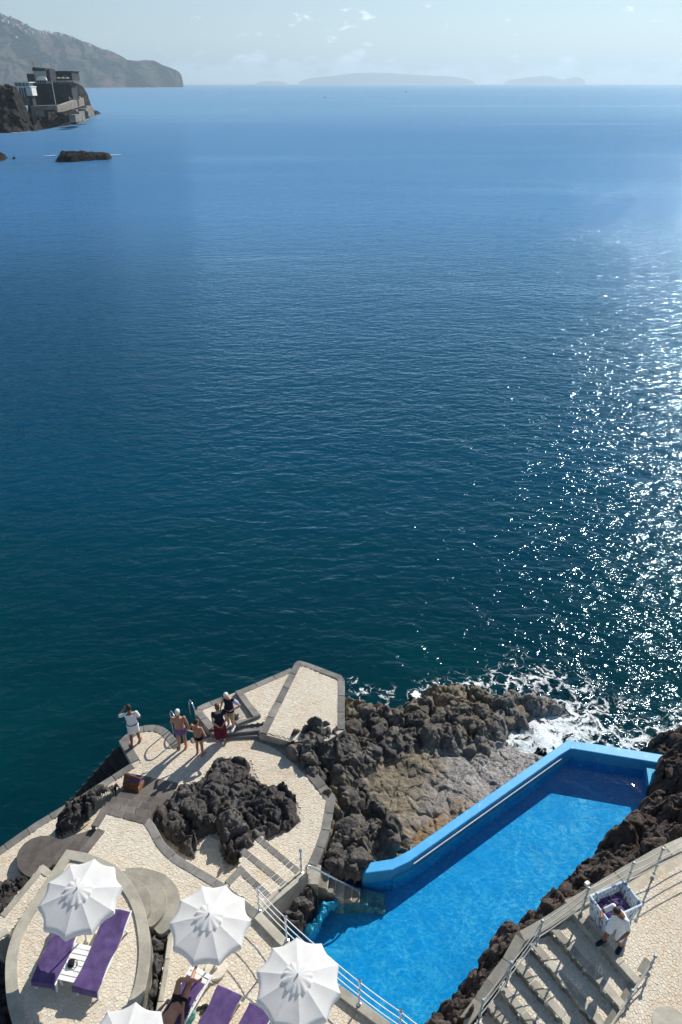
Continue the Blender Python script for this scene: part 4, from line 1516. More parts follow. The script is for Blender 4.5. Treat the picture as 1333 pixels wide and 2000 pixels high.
wm = bpy.data.meshes.new('pool_water')
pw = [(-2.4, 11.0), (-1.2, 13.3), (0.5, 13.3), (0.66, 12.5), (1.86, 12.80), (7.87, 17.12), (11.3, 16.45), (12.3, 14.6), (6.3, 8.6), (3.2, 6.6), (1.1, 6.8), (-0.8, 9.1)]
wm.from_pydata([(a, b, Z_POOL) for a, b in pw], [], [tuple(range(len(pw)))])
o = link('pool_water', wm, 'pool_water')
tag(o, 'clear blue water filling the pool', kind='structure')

# stair into the pool
pst = empty('pool_steps', PZ(660, 1740, 1.6))
tag(pst, 'narrow worn concrete steps going down into the blue pool', 'steps')
fr_ = [(598, 1727), (622, 1732), (640, 1742), (655, 1751), (672, 1758), (688, 1763), (703, 1766), (719, 1772), (736, 1779), (753, 1785)]
bk_ = [(606, 1683), (628, 1690), (645, 1702), (659, 1715), (675, 1723), (690, 1730), (704, 1734), (719, 1737), (735, 1741), (752, 1745)]
for k in range(9):
    z = 2.1 - 0.13 * k
    a, b = fr_[k], bk_[k]
    # each tread on its own level
    poly = PP([(fr_[k][0] - 3, fr_[k][1]), (fr_[k + 1][0], fr_[k + 1][1] - 4), bk_[k + 1], (bk_[k][0] - 3, bk_[k][1])], z)
    part(bevel(MB().prism(poly, 0.02 if k > 0 else -0.3, z).build('step', 'stair_concrete'), 0.015), pst)
    nz = PP([(fr_[k + 1][0] - 2.4, fr_[k + 1][1] - 4), (fr_[k + 1][0], fr_[k + 1][1] - 4), bk_[k + 1], (bk_[k + 1][0] - 2.4, bk_[k + 1][1])], z)
    part(MB().prism(nz, z - 0.05, z + 0.006).build('nosing', 'concrete'), pst)
hr = MB()
t0, t1 = PZ(598, 1688, 2.95), PZ(703, 1741, 1.75)
b0 = Vector((t0.x, t0.y, 2.0))
b1 = Vector((t1.x, t1.y, 0.3))
hr.tube([b0, t0 - Vector((0, 0, 0.12)), t0 - Vector((0, 0, 0.03)) + (t1 - t0) * 0.02, t0 + (t1 - t0) * 0.06, t1 - (t1 - t0) * 0.03, t1 - Vector((0, 0, 0.1)), b1], 0.028, 10)
o = hr.build('handrail', 'chrome', None, True)
tag(o, 'bent steel handrail beside the pool steps', 'handrail')

# chrome bathing ladder rails on the walk
ld = empty('bathing_ladder', PZ(362, 1440, Z_W))
tag(ld, 'pair of looped steel ladder rails at the edge of the walk', 'ladder')
for top_, inn, out_ in (((346, 1400), (350, 1442), (347, 1436)), ((370, 1389), (386, 1420), (369, 1425))):
    A_ = PZ(*inn, Z_W)
    B_ = PZ(*out_, Z_W)
    mid = (A_ + B_) / 2
    d = Vector((-0.55, 0.83, 0)).normalized()
    base_i = A_
    pts = [base_i, base_i + Vector((0, 0, 0.75))]
    for k in range(1, 8):
        a = math.pi * k / 8
        pts.append(base_i + d * (0.28 - 0.28 * math.cos(a)) + Vector((0, 0, 0.75 + 0.24 * math.sin(a))))
    pts += [base_i + d * 0.56 + Vector((0, 0, 0.7)), base_i + d * 0.56 + Vector((0, 0, -1.6))]
    part(MB().tube(pts, 0.024, 8).build('rail', 'chrome', None, True), ld)

# ================================================================== RIGHT TERRACE AND STAIR
T_poly = PP([(1500, 1590), (1333, 1664), (1297, 1680), (1235, 1716), (1137, 1776), (1117, 1784), (1240, 1922), (1262, 1890), (1270, 1883), (1184, 2030), (1150, 2120), (1750, 2120), (1750, 1590)], Z_T)
T = terrace('right_terrace', 'sunlit cobbled terrace at the right with a laundry basket', T_poly, Z_T)
cobbles(T, PP([(1500, 1625), (1333, 1690), (1300, 1706), (1240, 1744), (1150, 1803), (1245, 1908), (1266, 1888), (1274, 1885), (1190, 2030), (1165, 2110), (1600, 2110), (1600, 1625)], Z_T), Z_T, single=80, near=P(1290, 1990, Z_T))
curb(T, PP([(1500, 1590), (1333, 1664), (1297, 1680), (1235, 1716), (1137, 1776), (1117, 1784)], Z_T)[::-1], 0.34, Z_T, 'concrete', 1.6, h=0.6, proud=0.05)
rst = empty('terrace_steps', PZ(1120, 1900, 3.0))
tag(rst, 'broad cobbled steps with pale stone edges going down from the right terrace', 'steps')
N_ = [((1117, 1783), (1242, 1923)), ((1076, 1817), (1212, 1970)), ((1031, 1840), (1176, 2012)), ((1006, 1888), (1130, 2030)), ((974, 1930), (1062, 2040)), ((952, 1966), (1010, 2040)), ((925, 2000), (960, 2050))]
for k in range(7):
    z = Z_T - 0.2 * k
    a, b = N_[k]
    ln = PP([a, b], z)
    if k > 0:
        pa0, pa1 = N_[k - 1]
        # tread reaches back under the riser above
        back = PP([pa1, pa0], z + 0.2)
        o = MB().prism([*ln, *back], 1.0, z - 0.022).build('step', 'mortar')
        part(o, rst)
        cobbles(o, [*ln, *back], z)
    off = offset_line(ln, 0.20 if k else 0.2)
    m_ = 4
    A_, B_, C_, D_ = (Vector((*p_, 0)) for p_ in (ln[0], ln[1], off[1], off[0]))
    for q in range(m_):
        pl = [A_.lerp(B_, q / m_ + .002), A_.lerp(B_, (q + 1) / m_ - .002), D_.lerp(C_, (q + 1) / m_ - .002), D_.lerp(C_, q / m_ + .002)]
        part(bevel(MB().prism([(v.x, v.y) for v in pl], z - 0.26, z + 0.012).build('edge_stone', 'concrete'), 0.015), rst)
# low curb down the left of the stair, and the wall on its right
lc = MB()
lp = [(1119, 1782, Z_T + 0.06), (1071, 1813, 3.44), (1026, 1838, 3.24), (1001, 1884, 3.02), (968, 1928, 2.82), (945, 1964, 2.62), (915, 2005, 2.4)]
for k in range(len(lp) - 1):
    a, b = PZ(*lp[k]), PZ(*lp[k + 1])
    w_ = Vector(((b - a).y, -(b - a).x, 0)).normalized() * 0.26
    if w_.x > 0:
        w_ = -w_
    lo = Vector((0, 0, -1.6))
    lc = MB()
    lc.add([a, b, b + w_, a + w_, a + lo, b + lo, b + w_ + lo, a + w_ + lo], [(0, 1, 2, 3), (0, 4, 5, 1), (2, 6, 7, 3), (0, 3, 7, 4), (1, 5, 6, 2)])
    part(lc.build('side_kerb', 'concrete'), rst)
sw_ = MB()
a, b = PZ(1276, 1880, Z_T + 0.10), PZ(1190, 2020, 3.2)
w_ = Vector(((b - a).y, -(b - a).x, 0)).normalized() * 0.2
lo = Vector((0, 0, -1.5))
sw_.add([a, b, b + w_, a + w_, a + lo, b + lo, b + w_ + lo, a + w_ + lo], [(0, 1, 2, 3), (0, 4, 5, 1), (2, 6, 7, 3), (0, 3, 7, 4), (1, 5, 6, 2), (4, 7, 6, 5)])
part(bevel(sw_.build('side_wall', 'concrete'), 0.015), rst)
o = MB().lathe([(0.42, -0.03), (0.42, 0.008), (0.40, 0.014)], PZ(1312, 2004, Z_T), 28).build('manhole_cover', 'concrete')
tag(o, 'round grey stone cover set in the cobbles at the bottom right corner', 'manhole cover')

# ================================================================== ROCK
# centre outcrop
CR = [(330, 1610, 2.55), (345, 1570, 2.55), (370, 1545, 2.6), (400, 1535, 2.55), (430, 1510, 2.75), (460, 1505, 2.75), (485, 1520, 2.55), (440, 1550, 2.55), (400, 1570, 2.6), (470, 1560, 2.7), (510, 1570, 3.1), (540, 1565, 3.1),
      (565, 1580, 2.85), (555, 1605, 2.8), (500, 1610, 2.8), (470, 1600, 2.9), (460, 1640, 2.95), (450, 1665, 2.8), (490, 1650, 2.85), (350, 1630, 2.95), (365, 1650, 2.85), (330, 1630, 2.5), (310, 1605, 2.3), (420, 1605, 2.6), (390, 1620, 2.6)]
CR = [(a, b, Z_W + (c_ - Z_W) * 0.22, *((0.12, 0, 0.62) if a < 500 and b < 1575 else ())) for a, b, c_ in CR]
f_c = RockField(rock_foot, CR, 2, ((0.95, 0.50), (0.45, 0.28), (0.2, 0.13)), edge=0.28, edge_drop=0.5)
cr = f_c.build('lava_outcrop', 'lava', 0.033)
tag(cr, 'dark lumpy lava outcrop ringed by pale cobbles', 'rock')
for k in range(16):
    px, py, z = random.choice(CR)[:3]
    x, y = P(px + random.uniform(-24, 24), py + random.uniform(-20, 20), z - 0.2)
    if inside(rock_foot, np.array([x]), np.array([y]))[0] and edge_dist(rock_foot, np.array([x]), np.array([y]))[0] > 0.25:
        r = random.choice((0.16, 0.2, 0.26, 0.34))
        boulder(cr, 'lava', x, y, f_c.at(x, y) - r * 0.45, r)

# shore rocks between point and pool: px, py, z, tan, wet, smooth, rust
SH = [(575, 1448, 2.3, .1), (600, 1440, 2.75, .1), (640, 1420, 2.8, .15), (590, 1470, 2.0, .1), (620, 1490, 2.0, .1), (650, 1470, 2.2, .1), (660, 1520, 1.7, .2), (665, 1560, 1.6, .7), (680, 1400, 1.9, .6), (700, 1365, 0.5, .9), (690, 1345, .1, .6),
      (740, 1375, 0.7, .9), (790, 1380, 0.7, .9), (720, 1420, 2.0, .2), (760, 1410, 1.9, .2), (700, 1450, 2.0, .1), (750, 1445, 2.2, .05), (770, 1455, 1.9, .05), (690, 1490, 1.9, .2), (720, 1500, 1.5, .2),
      (820, 1415, 1.9, .1), (850, 1425, 2.0, .1), (800, 1400, 1.3, .5), (880, 1375, 1.2, .7), (930, 1370, 1.0, .8), (900, 1400, 1.9, .4), (940, 1400, 1.7, .5), (870, 1440, 1.9, .3), (910, 1445, 1.6, .5), (945, 1430, 1.6, .5, .1),
      (990, 1385, 1.1, .3, .3), (1050, 1378, 1.0, .1, .5), (1085, 1385, .4, 0, .8), (1020, 1405, .9, .1, .3, 0, .3), (975, 1420, 1.2, .2, .2, 0, .3), (960, 1450, .8, .4, .5), (1010, 1440, -.3, 0, 1, .9), (1060, 1435, -.6, 0, 1, .9), (1100, 1430, -.7, 0, 1, .9), (1030, 1458, -.5, 0, 1, .9), (1000, 1458, -.1, 0, 1, .9), (1070, 1455, -.6, 0, 1, .9), (1040, 1425, -.4, 0, 1, .9),
      (760, 1510, 1.25, .9, 0, .9), (800, 1520, 1.15, .9, 0, 1), (760, 1560, 1.3, .9, 0, 1), (790, 1580, 1.2, .9, 0, 1), (820, 1490, 1.3, .8, 0, .9), (850, 1500, 1.1, .8, .1, .9), (740, 1530, 1.5, .9, 0, .9), (800, 1620, 1.3, .8, .1, .8),
      (880, 1490, .95, .4, .7, .85), (920, 1480, .8, .2, 1, .85), (970, 1470, .55, .1, 1, .85), (1000, 1480, .5, .0, 1, .85), (940, 1520, .75, .1, 1, .85), (900, 1530, .85, .2, 1, .85), (980, 1510, .7, .0, 1, .85), (1030, 1490, .4, 0, 1, .85),
      (860, 1560, .95, .5, .6, .85, .3), (830, 1590, 1.0, .5, .5, .85, .4), (900, 1580, 1.1, .3, .5, .8, 1), (860, 1610, 1.3, .3, .3, .8, 1), (930, 1555, 1.0, .2, .9, .8, .7), (820, 1640, 1.45, .4, .2, .8, 1), (970, 1535, .8, 0, 1, .8, .2),
      (700, 1560, 1.5, .2), (690, 1600, 1.6, .2), (720, 1590, 1.4, .25), (680, 1640, 1.9, .1), (700, 1660, 2.1, .1), (740, 1620, 1.6, .1), (765, 1625, 1.8, .1), (760, 1650, 1.75, .1), (650, 1640, 1.8, .8), (645, 1590, 1.7, .9), (640, 1680, 2.0, .2), (670, 1690, 2.0, .15),
      (780, 1660, 1.4, .7, 0, .8, .3), (740, 1675, 1.6, .8, 0, .8, .2), (700, 1690, 1.9, .2), (640, 1700, 2.0, .1)]
SH = [(q[0], q[1], q[2] * (0.62 if q[0] > 675 and q[1] < 1462 else 0.88 if q[0] < 780 else 1.0), *q[3:]) for q in SH]
sh_poly = ([P(*q, 1.0) for q in [(673, 1336), (690, 1347), (705, 1356), (740, 1366), (780, 1372), (810, 1368)]] + PP([(835, 1352), (880, 1350), (930, 1352), (965, 1362), (1000, 1352), (1060, 1350), (1104, 1370), (1112, 1395), (1130, 1420)], 0.6)
           + PP([(1126, 1448), (1112, 1450), (800, 1674), (770, 1686), (722, 1690), (710, 1702), (706, 1722), (640, 1712), (610, 1700)], 1.8) + PP([(625, 1650), (640, 1580), (638, 1560), (590, 1500), (555, 1466), (560, 1440), (560, 1430), (665, 1408), (668, 1360)], 2.3))
f_s = RockField(sh_poly, SH, 5, ((1.25, 0.55), (0.6, 0.32), (0.26, 0.12)), edge=0.22, edge_drop=0.45)
shore = f_s.build('rocky_shore', 'lava_shore', 0.034)
tag(shore, 'jumbled dark lava shore with an ochre slab and wet rock beside the pool', kind='structure')
bl_spots = [(585, 1450, .28), (600, 1436, .34), (612, 1425, .22), (640, 1412, .32), (655, 1432, .3), (665, 1412, .2), (627, 1446, .26), (690, 1415, .42), (725, 1405, .5), (705, 1440, .4), (740, 1428, .42), (755, 1450, .55), (730, 1462, .4), (775, 1440, .32), (700, 1475, .3),
            (680, 1455, .33), (810, 1415, .5), (835, 1410, .42), (860, 1418, .45), (880, 1400, .4), (905, 1390, .45), (925, 1405, .5), (950, 1400, .36), (915, 1450, .5), (945, 1445, .45), (960, 1425, .4),
            (990, 1400, .45), (1020, 1395, .5), (1050, 1390, .42), (1075, 1385, .3), (985, 1380, .36), (975, 1440, .3), (930, 1375, .3), (890, 1370, .28), (860, 1385, .3), (830, 1385, .25), (720, 1380, .25), (690, 1375, .28), (760, 1385, .25),
            (660, 1500, .3), (640, 1480, .28), (620, 1470, .22), (610, 1490, .2), (675, 1530, .3), (690, 1550, .35), (700, 1520, .3), (665, 1590, .28), (700, 1600, .35), (720, 1570, .3), (680, 1630, .38), (740, 1625, .5), (765, 1640, .45), (755, 1660, .36),
            (700, 1665, .42), (670, 1672, .4), (650, 1690, .3), (640, 1660, .2), (655, 1620, .22), (690, 1690, .35), ]
for px, py, r in bl_spots:
    zz = 1.6
    for _ in range(3):
        x, y = P(px, py, zz)
        zz = f_s.at(x, y) + 0.1
    dark_end = px < 800
    key = 'lava_tan' if (py < 1402 and px > 680) or (px > 830 and random.random() < 0.6) else None
    boulder(shore, key or 'lava' if key or dark_end and random.random() < 0.5 else 'lava_shore', x, y, zz - 0.1 - r * 0.42, r * 0.9, 0.8)

# bank on the right of the pool
BK = [(a, b, 1.4) for a, b in ((1262, 1560), (1240, 1592), (1200, 1625), (1160, 1675), (1125, 1712), (1080, 1750), (1040, 1795), (1000, 1822), (960, 1850), (930, 1895), (895, 1940), (840, 2000), (800, 2040), (760, 2080))] + [
      (1290, 1560, 2.0), (1300, 1520, 2.0), (1333, 1500, 2.6), (1290, 1610, 2.5), (1333, 1570, 3.0), (1260, 1625, 2.1), (1230, 1650, 2.2), (1275, 1650, 3.0), (1333, 1630, 3.3), (1240, 1690, 3.0), (1200, 1680, 2.3), (1200, 1710, 2.9), (1160, 1715, 2.3), (1180, 1745, 3.0),
      (1130, 1745, 2.2), (1120, 1765, 2.9), (1090, 1770, 2.1), (1090, 1790, 2.8), (1060, 1800, 2.2), (1040, 1820, 2.7), (1000, 1835, 1.9), (1010, 1850, 2.6), (960, 1870, 1.7), (985, 1880, 2.5), (940, 1910, 1.7), (960, 1920, 2.4), (900, 1960, 1.6), (930, 1970, 2.2),
      (870, 2000, 1.5), (900, 2020, 2.1), (1333, 1455, 1.2), (1290, 1465, .9), (1250, 1465, .3), (1400, 1440, 1.0), (1400, 1540, 3.2), (1450, 1600, 3.4)]
bk_poly = (PP([(1296, 1480), (1268, 1530), (1262, 1565), (1238, 1588), (1200, 1620), (1160, 1668), (1124, 1706), (1080, 1745), (1040, 1788), (1000, 1814), (960, 1842), (930, 1886), (895, 1930), (835, 1998), (795, 2036), (700, 2120)], 1.3)
           + PP([(850, 2120), (930, 2020), (975, 1935), (1012, 1895), (1035, 1850), (1080, 1825), (1125, 1796), (1245, 1730), (1300, 1700), (1340, 1685), (1520, 1610)], 3.3) + PP([(1520, 1400), (1400, 1405), (1333, 1428), (1290, 1446), (1240, 1460), (1262, 1470)], 0.6))
f_b = RockField(bk_poly, BK, 9, ((1.0, 0.42), (0.5, 0.28), (0.22, 0.12)), edge=0.18, edge_drop=0.5)
bank = f_b.build('rock_bank', 'lava_brown', 0.034)
tag(bank, 'steep brown lava bank between the pool and the right terrace', kind='structure')
for k in range(34):
    px, py, z = random.choice(BK[14:])
    x, y = P(px + random.uniform(-26, 26), py + random.uniform(-22, 22), z - 0.2)
    X_, Y_ = np.array([x]), np.array([y])
    if inside(bk_poly, X_, Y_)[0] and edge_dist(bk_poly, X_, Y_)[0] > 0.34 and not inside(offset_line(T_poly, 0), X_, Y_)[0]:
        r = random.choice((0.2, 0.26, 0.34, 0.45))
        boulder(bank, 'lava_brown', x, y, min(f_b.at(x, y), 3.3) - r * 0.6, r, 0.8)

# small rock fields
small = [
    ('lava_ridge', 'small dark lava ridge between the lower walk and the brown steps', PP([(112, 1642), (108, 1630), (138, 1594), (172, 1570), (236, 1534), (238, 1546), (205, 1575), (182, 1612), (150, 1632)], Z_W),
     [(125, 1630, 2.3), (150, 1605, 2.5), (175, 1585, 2.6), (205, 1560, 2.45), (230, 1542, 2.25), (165, 1620, 2.6), (140, 1625, 2.55)], 0.12, 0.35),
    ('lava_rubble', 'grey lava rocks beside the round landing at the left edge', PP([(-90, 1745), (0, 1727), (26, 1729), (34, 1720), (58, 1712), (66, 1716), (0, 1800), (-90, 1880)], 2.3),
     [(0, 1745, 2.6), (30, 1740, 2.5), (50, 1722, 2.5), (0, 1775, 2.8), (-60, 1770, 2.8), (-60, 1830, 2.8)], 0.15, 0.5),
    ('lava_rubble', 'shaded dark rocks below the parasol terrace at the bottom left', PP([(-120, 1820), (0, 1832), (30, 1830), (40, 1900), (40, 1960), (60, 2040), (100, 2120), (-120, 2120)], 2.2),
     [(0, 1860, 1.9), (0, 1950, 1.8), (30, 2050, 1.8), (-60, 1950, 2.0)], 0.15, 0.4),
    ('lava_strip', 'strip of dark lava stones between the parasol terrace and the middle terrace', PP([(285, 1800), (330, 1808), (345, 1802), (330, 1850), (322, 1890), (312, 1950), (300, 2020), (290, 2120), (230, 2120), (270, 1960), (292, 1890)], 2.9),
     [(312, 1840, 2.95), (310, 1860, 2.95), (305, 1890, 3.1), (298, 1930, 2.95), (290, 1965, 3.0), (280, 2040, 3.0)], 0.1, 0.3),
    ('pool_rock', 'dark rock below the wall at the left end of the pool', PP([(560, 1742), (598, 1728), (616, 1750), (622, 1775), (612, 1800), (590, 1830), (560, 1835), (530, 1800)], 1.3),
     [(590, 1750, 1.9), (605, 1775, 1.6), (585, 1790, 1.9), (560, 1810, 2.2), (600, 1805, 1.2)], 0.15, 0.6)]
for i, (nm, lb, pl, ct, eg, dr) in enumerate(small):
    f = RockField(pl, ct, 11 + i, ((0.6, 0.32), (0.3, 0.18), (0.14, 0.06)), edge=eg, edge_drop=dr)
    o = f.build(nm, 'lava', 0.03)
    tag(o, lb, 'rock')
    for k in range(10):
        px, py, z = random.choice(ct)
        x, y = P(px + random.uniform(-14, 14), py + random.uniform(-14, 14), z)
        if inside(pl, np.array([x]), np.array([y]))[0] and edge_dist(pl, np.array([x]), np.array([y]))[0] > 0.15:
            r = random.choice((0.12, 0.17, 0.24))
            boulder(o, 'lava', x, y, f.at(x, y) - r * 0.2, r)
# blue painted ledge by the pool stair
f = RockField(PP([(596, 1826), (612, 1800), (625, 1776), (660, 1768), (664, 1780), (640, 1800), (625, 1822), (606, 1850)], 1.15), [(610, 1820, 1.4), (630, 1790, 1.55), (655, 1774, 1.5), (615, 1840, 1.35)], 21, ((0.5, 0.25), (0.22, 0.12)), edge=0.12, edge_drop=0.4)
o = f.build('painted_ledge', 'pool_paint', 0.03)
tag(o, 'lumpy rock ledge painted blue in the pool near the steps', 'rock')

# foam where the swell breaks between shore and pool
fp = [P(*q, 0.12) for q in [(668, 1320), (670, 1380), (880, 1330), (960, 1270), (1080, 1240), (1250, 1260), (1420, 1350), (1420, 1440), (1333, 1470), (1120, 1475), (1000, 1500), (980, 1470), (1060, 1400), (960, 1385)]]
xs, ys = [p_[0] for p_ in fp], [p_[1] for p_ in fp]
gx, gy = np.arange(min(xs) - .2, max(xs) + .2, 0.12), np.arange(min(ys) - .2, max(ys) + .2, 0.12)
X, Y = np.meshgrid(gx, gy)
fc = np.zeros_like(X)
for px, py, r, a in ((1060, 1440, 1.2, .85), (1100, 1420, 1.2, .8), (1140, 1425, 1.2, .7), (1020, 1462, 0.9, .78), (1110, 1390, 1.2, .55), (1180, 1440, 1.0, .5), (1000, 1335, 1.1, .42), (970, 1330, .9, .42), (1060, 1330, 1.4, .40), (1120, 1345, 1.4, .42), (1160, 1390, 1.3, .42),
                     (940, 1350, .8, .42), (1240, 1455, 1.0, .55), (1290, 1440, 1.0, .5), (1340, 1425, 1.2, .45), (1010, 1300, 1.2, .3), (1200, 1400, 1.6, .3), (705, 1352, .55, .42), (760, 1362, .6, .44), (815, 1362, .6, .44), (850, 1346, .8, .42), (905, 1346, .9, .44), (690, 1338, .5, .38)):
    cx, cy = P(px, py, 0.12)
    fc = np.maximum(fc, a * np.exp(-((X - cx) ** 2 + (Y - cy) ** 2) / (r * r)))
Zf = 0.10 + fbm(X * 1.3, Y * 1.3, 0.5, 4) * 0.10 + fc * 0.22
me = grid_mesh('sea_foam', X, Y, Zf, fc > 0.02, {'foam': fc})
o = link('sea_foam', me, 'foam')
tag(o, 'white foam breaking between the rocks and the pool wall', kind='stuff')

# ================================================================== RAILINGS
def rope_line(mb, a, b, sag, r=0.014, n=9, k=6):
    pts = []
    for i in range(n):
        f = i / (n - 1)
        p_ = a.lerp(b, f)
        p_.z -= sag * 4 * f * (1 - f)
        pts.append(p_)
    mb.tube(pts, r, k)


def post(root, base, h=1.0, mat='galvanised', heads=(0.98, 0.66, 0.34)):
    o = MB().tube([base, base + Vector((0, 0, h))], 0.022, 8).lathe([(0.05, 0), (0.05, 0.03), (0.025, 0.04)], base, 10).lathe([(0.02, h - 0.02), (0.045, h + 0.02), (0.045, h + 0.05), (0.015, h + 0.075)], base, 10)
    for q in heads[1:]:
        o.lathe([(0.02, q * h - 0.03), (0.04, q * h - 0.015), (0.04, q * h + 0.015), (0.02, q * h + 0.03)], base, 8)
    return part(o.build('post', mat), root)


rr_ = empty('rope_railing', PZ(1137, 1780, Z_T))
tag(rr_, 'rope railing on grey metal posts along the right terrace and its steps', 'railing')
bases = [PZ(1480, 1606, Z_T + .05), PZ(1382, 1652, Z_T + .05), PZ(1278, 1706, Z_T + .05), PZ(1222, 1734, Z_T + .05), PZ(1136, 1783, Z_T + .05), PZ(1048, 1846, 3.3), PZ(989, 1926, 2.9), PZ(935, 1998, 2.55)]
for b_ in bases:
    post(rr_, b_, 1.02)
for hq in (0.98, 0.66, 0.34):
    mb = MB()
    for a, b in zip(bases, bases[1:]):
        rope_line(mb, a + Vector((0, 0, hq * 1.02)), b + Vector((0, 0, hq * 1.02)), 0.05)
    part(mb.build('rope', 'rope'), rr_)
r2 = empty('rope_railing', PZ(1272, 1885, Z_T))
tag(r2, 'short rope railing on the low wall right of the terrace steps', 'railing')
bases = [PZ(1272, 1888, Z_T + .1), PZ(1228, 1955, 3.45), PZ(1184, 2024, 3.25)]
for b_ in bases:
    post(r2, b_, 0.42, heads=(0.95, 0.5))
for hq in (0.95, 0.5):
    mb = MB()
    for a, b in zip(bases, bases[1:]):
        rope_line(mb, a + Vector((0, 0, hq * 0.42)), b + Vector((0, 0, hq * 0.42)), 0.04, 0.016)
    part(mb.build('rope', 'rope'), r2)
r3 = empty('rope_railing', PZ(562, 1836, Z_C))
tag(r3, 'white rope railing on steel posts between the middle terrace and the pool', 'railing')
bases = [PZ(589, 1706, 2.5), PZ(507, 1780, Z_C + .1), PZ(561, 1837, Z_C + .12), PZ(628, 1898, Z_C + .12), PZ(702, 1962, Z_C + .12), PZ(780, 2020, Z_C + .12), PZ(860, 2080, Z_C + .12)]
for b_ in bases:
    post(r3, b_, 1.0, 'chrome')
for hq in (0.98, 0.68, 0.38):
    mb = MB()
    for a, b in zip(bases, bases[1:]):
        th = a is bases[0]
        rope_line(mb, a + Vector((0, 0, hq)), b + Vector((0, 0, hq)), 0.03, 0.004 if th else 0.013)
    part(mb.build('rope', 'white_plastic'), r3)

# ================================================================== PARASOLS
NP_ = 10


def canopy_panel():
    """one gore between two ribs, sagging between them, with its hanging valance"""
    R0, R1, ZA, ZR = 0.17, 0.93, 0.25, 0.0
    mb = MB()
    a = math.pi / NP_
    nu, nv_ = 9, 9
    rings = []
    for j in range(nv_):
        f = j / (nv_ - 1)
        ring = []
        for i in range(nu):
            s = 2 * i / (nu - 1) - 1
            bow = 1 - s * s
            rr = R0 + (R1 - R0) * f
            rr *= 1 - 0.11 * bow * f ** 1.6              # edge scoops in between the rib tips
            z = ZA + (ZR - ZA) * (f ** 1.12) - 0.020 * bow * math.sin(math.pi * min(1, f * 1.02))
            th = s * a
            ring.append(Vector((rr * math.cos(th), rr * math.sin(th), z)))
        rings.append(ring)
    last = rings[-1]
    for dz, dr in ((0.06, 1.0), (0.125, 1.012)):
        rings.append([Vector((v.x * dr, v.y * dr, v.z - dz * (0.9 + 0.1 * math.sin(i * 2.1)))) for i, v in enumerate(last)])
    mb.loft(rings, caps=False, closed=False)
    return mb.mesh('canopy_panel')


def vent_cap(pleat):
    n = 60
    rings = []
    for j, (r, z) in enumerate(((0.015, 0.325), (0.10, 0.31), (0.19, 0.285), (0.27, 0.253), (0.315, 0.232))):
        ring = []
        for k in range(n):
            a = 2 * math.pi * k / n
            w = math.sin(a * 12) if pleat == 0 else math.sin(a * 13 + 1.3 * math.sin(a * 3))
            q = 1 + (0.07 * (j / 4) ** 2 * w)
            ring.append(Vector((r * q * math.cos(a), r * q * math.sin(a), z + 0.014 * (j / 4) ** 2 * w)))
        rings.append(ring)
    return MB().loft(rings, caps=False).mesh('vent_cap')


panel_me = canopy_panel()
panel_me.materials.append(M['parasol'])
panel_me.polygons.foreach_set('use_smooth', [True] * len(panel_me.polygons))
vents = []
for q in (0, 1):
    v = vent_cap(q)
    v.materials.append(M['parasol'])
    v.polygons.foreach_set('use_smooth', [True] * len(v.polygons))
    vents.append(v)
rib_me = MB().tube([Vector((0.03, 0, 0.24)), Vector((0.5, 0, 0.115)), Vector((0.93, 0, -0.012))], 0.009, 6).mesh('rib')
rib_me.materials.append(M['white_plastic'])
strut_me = MB().tube([Vector((0.04, 0, -0.12)), Vector((0.5, 0, 0.105))], 0.007, 6).mesh('strut')
strut_me.materials.append(M['white_plastic'])


def parasol(label, base, cz, tilt=(0, 0), rz=0.0, vent=0, r=1.0, base_mat='base_stone', lean=(0, 0)):
    rt = empty('parasol', base)
    tag(rt, label, 'parasol', 'white scalloped parasols on the terraces')
    head = base + Vector((lean[0], lean[1], cz))
    m = Matrix.Translation(head) @ Matrix.Rotation(tilt[0], 4, 'X') @ Matrix.Rotation(tilt[1], 4, 'Y') @ Matrix.Rotation(rz, 4, 'Z') @ Matrix.Scale(r, 4)
    for k in range(NP_):
        mk = m @ Matrix.Rotation(2 * math.pi * (k + 0.5) / NP_, 4, 'Z')
        mr = m @ Matrix.Rotation(2 * math.pi * k / NP_, 4, 'Z')
        o = link('canopy_panel', panel_me, None, rt)
        o.matrix_parent_inverse = Matrix.Translation(-base)
        o.matrix_basis = mk
        rb = link('rib', rib_me, None, rt)
        rb.matrix_parent_inverse = Matrix.Translation(-base)
        rb.matrix_basis = mr
        sb = link('strut', strut_me, None, rb)
        sb.matrix_basis = Matrix.Identity(4)
    o = link('vent', vents[vent], None, rt)
    o.matrix_parent_inverse = Matrix.Translation(-base)
    o.matrix_basis = m
    fin = MB().lathe([(0.012, 0.32), (0.022, 0.34), (0.022, 0.37), (0.008, 0.40)], (0, 0, 0), 10).build('finial', 'galvanised', rt)
    fin.matrix_parent_inverse = Matrix.Translation(-base)
    fin.matrix_basis = m
    pole = MB().tube([base + Vector((0, 0, 0.05)), m @ Vector((0, 0, 0.32))], 0.021, 10).build('pole', 'white_plastic')
    part(pole, rt)
    bs_ = MB().lathe([(0.02, 0), (0.25, 0), (0.265, 0.02), (0.265, 0.085), (0.25, 0.10), (0.06, 0.105), (0.05, 0.2), (0.026, 0.21)], base, 28).build('base', base_mat, None, False)
    part(bs_, rt)
    return rt


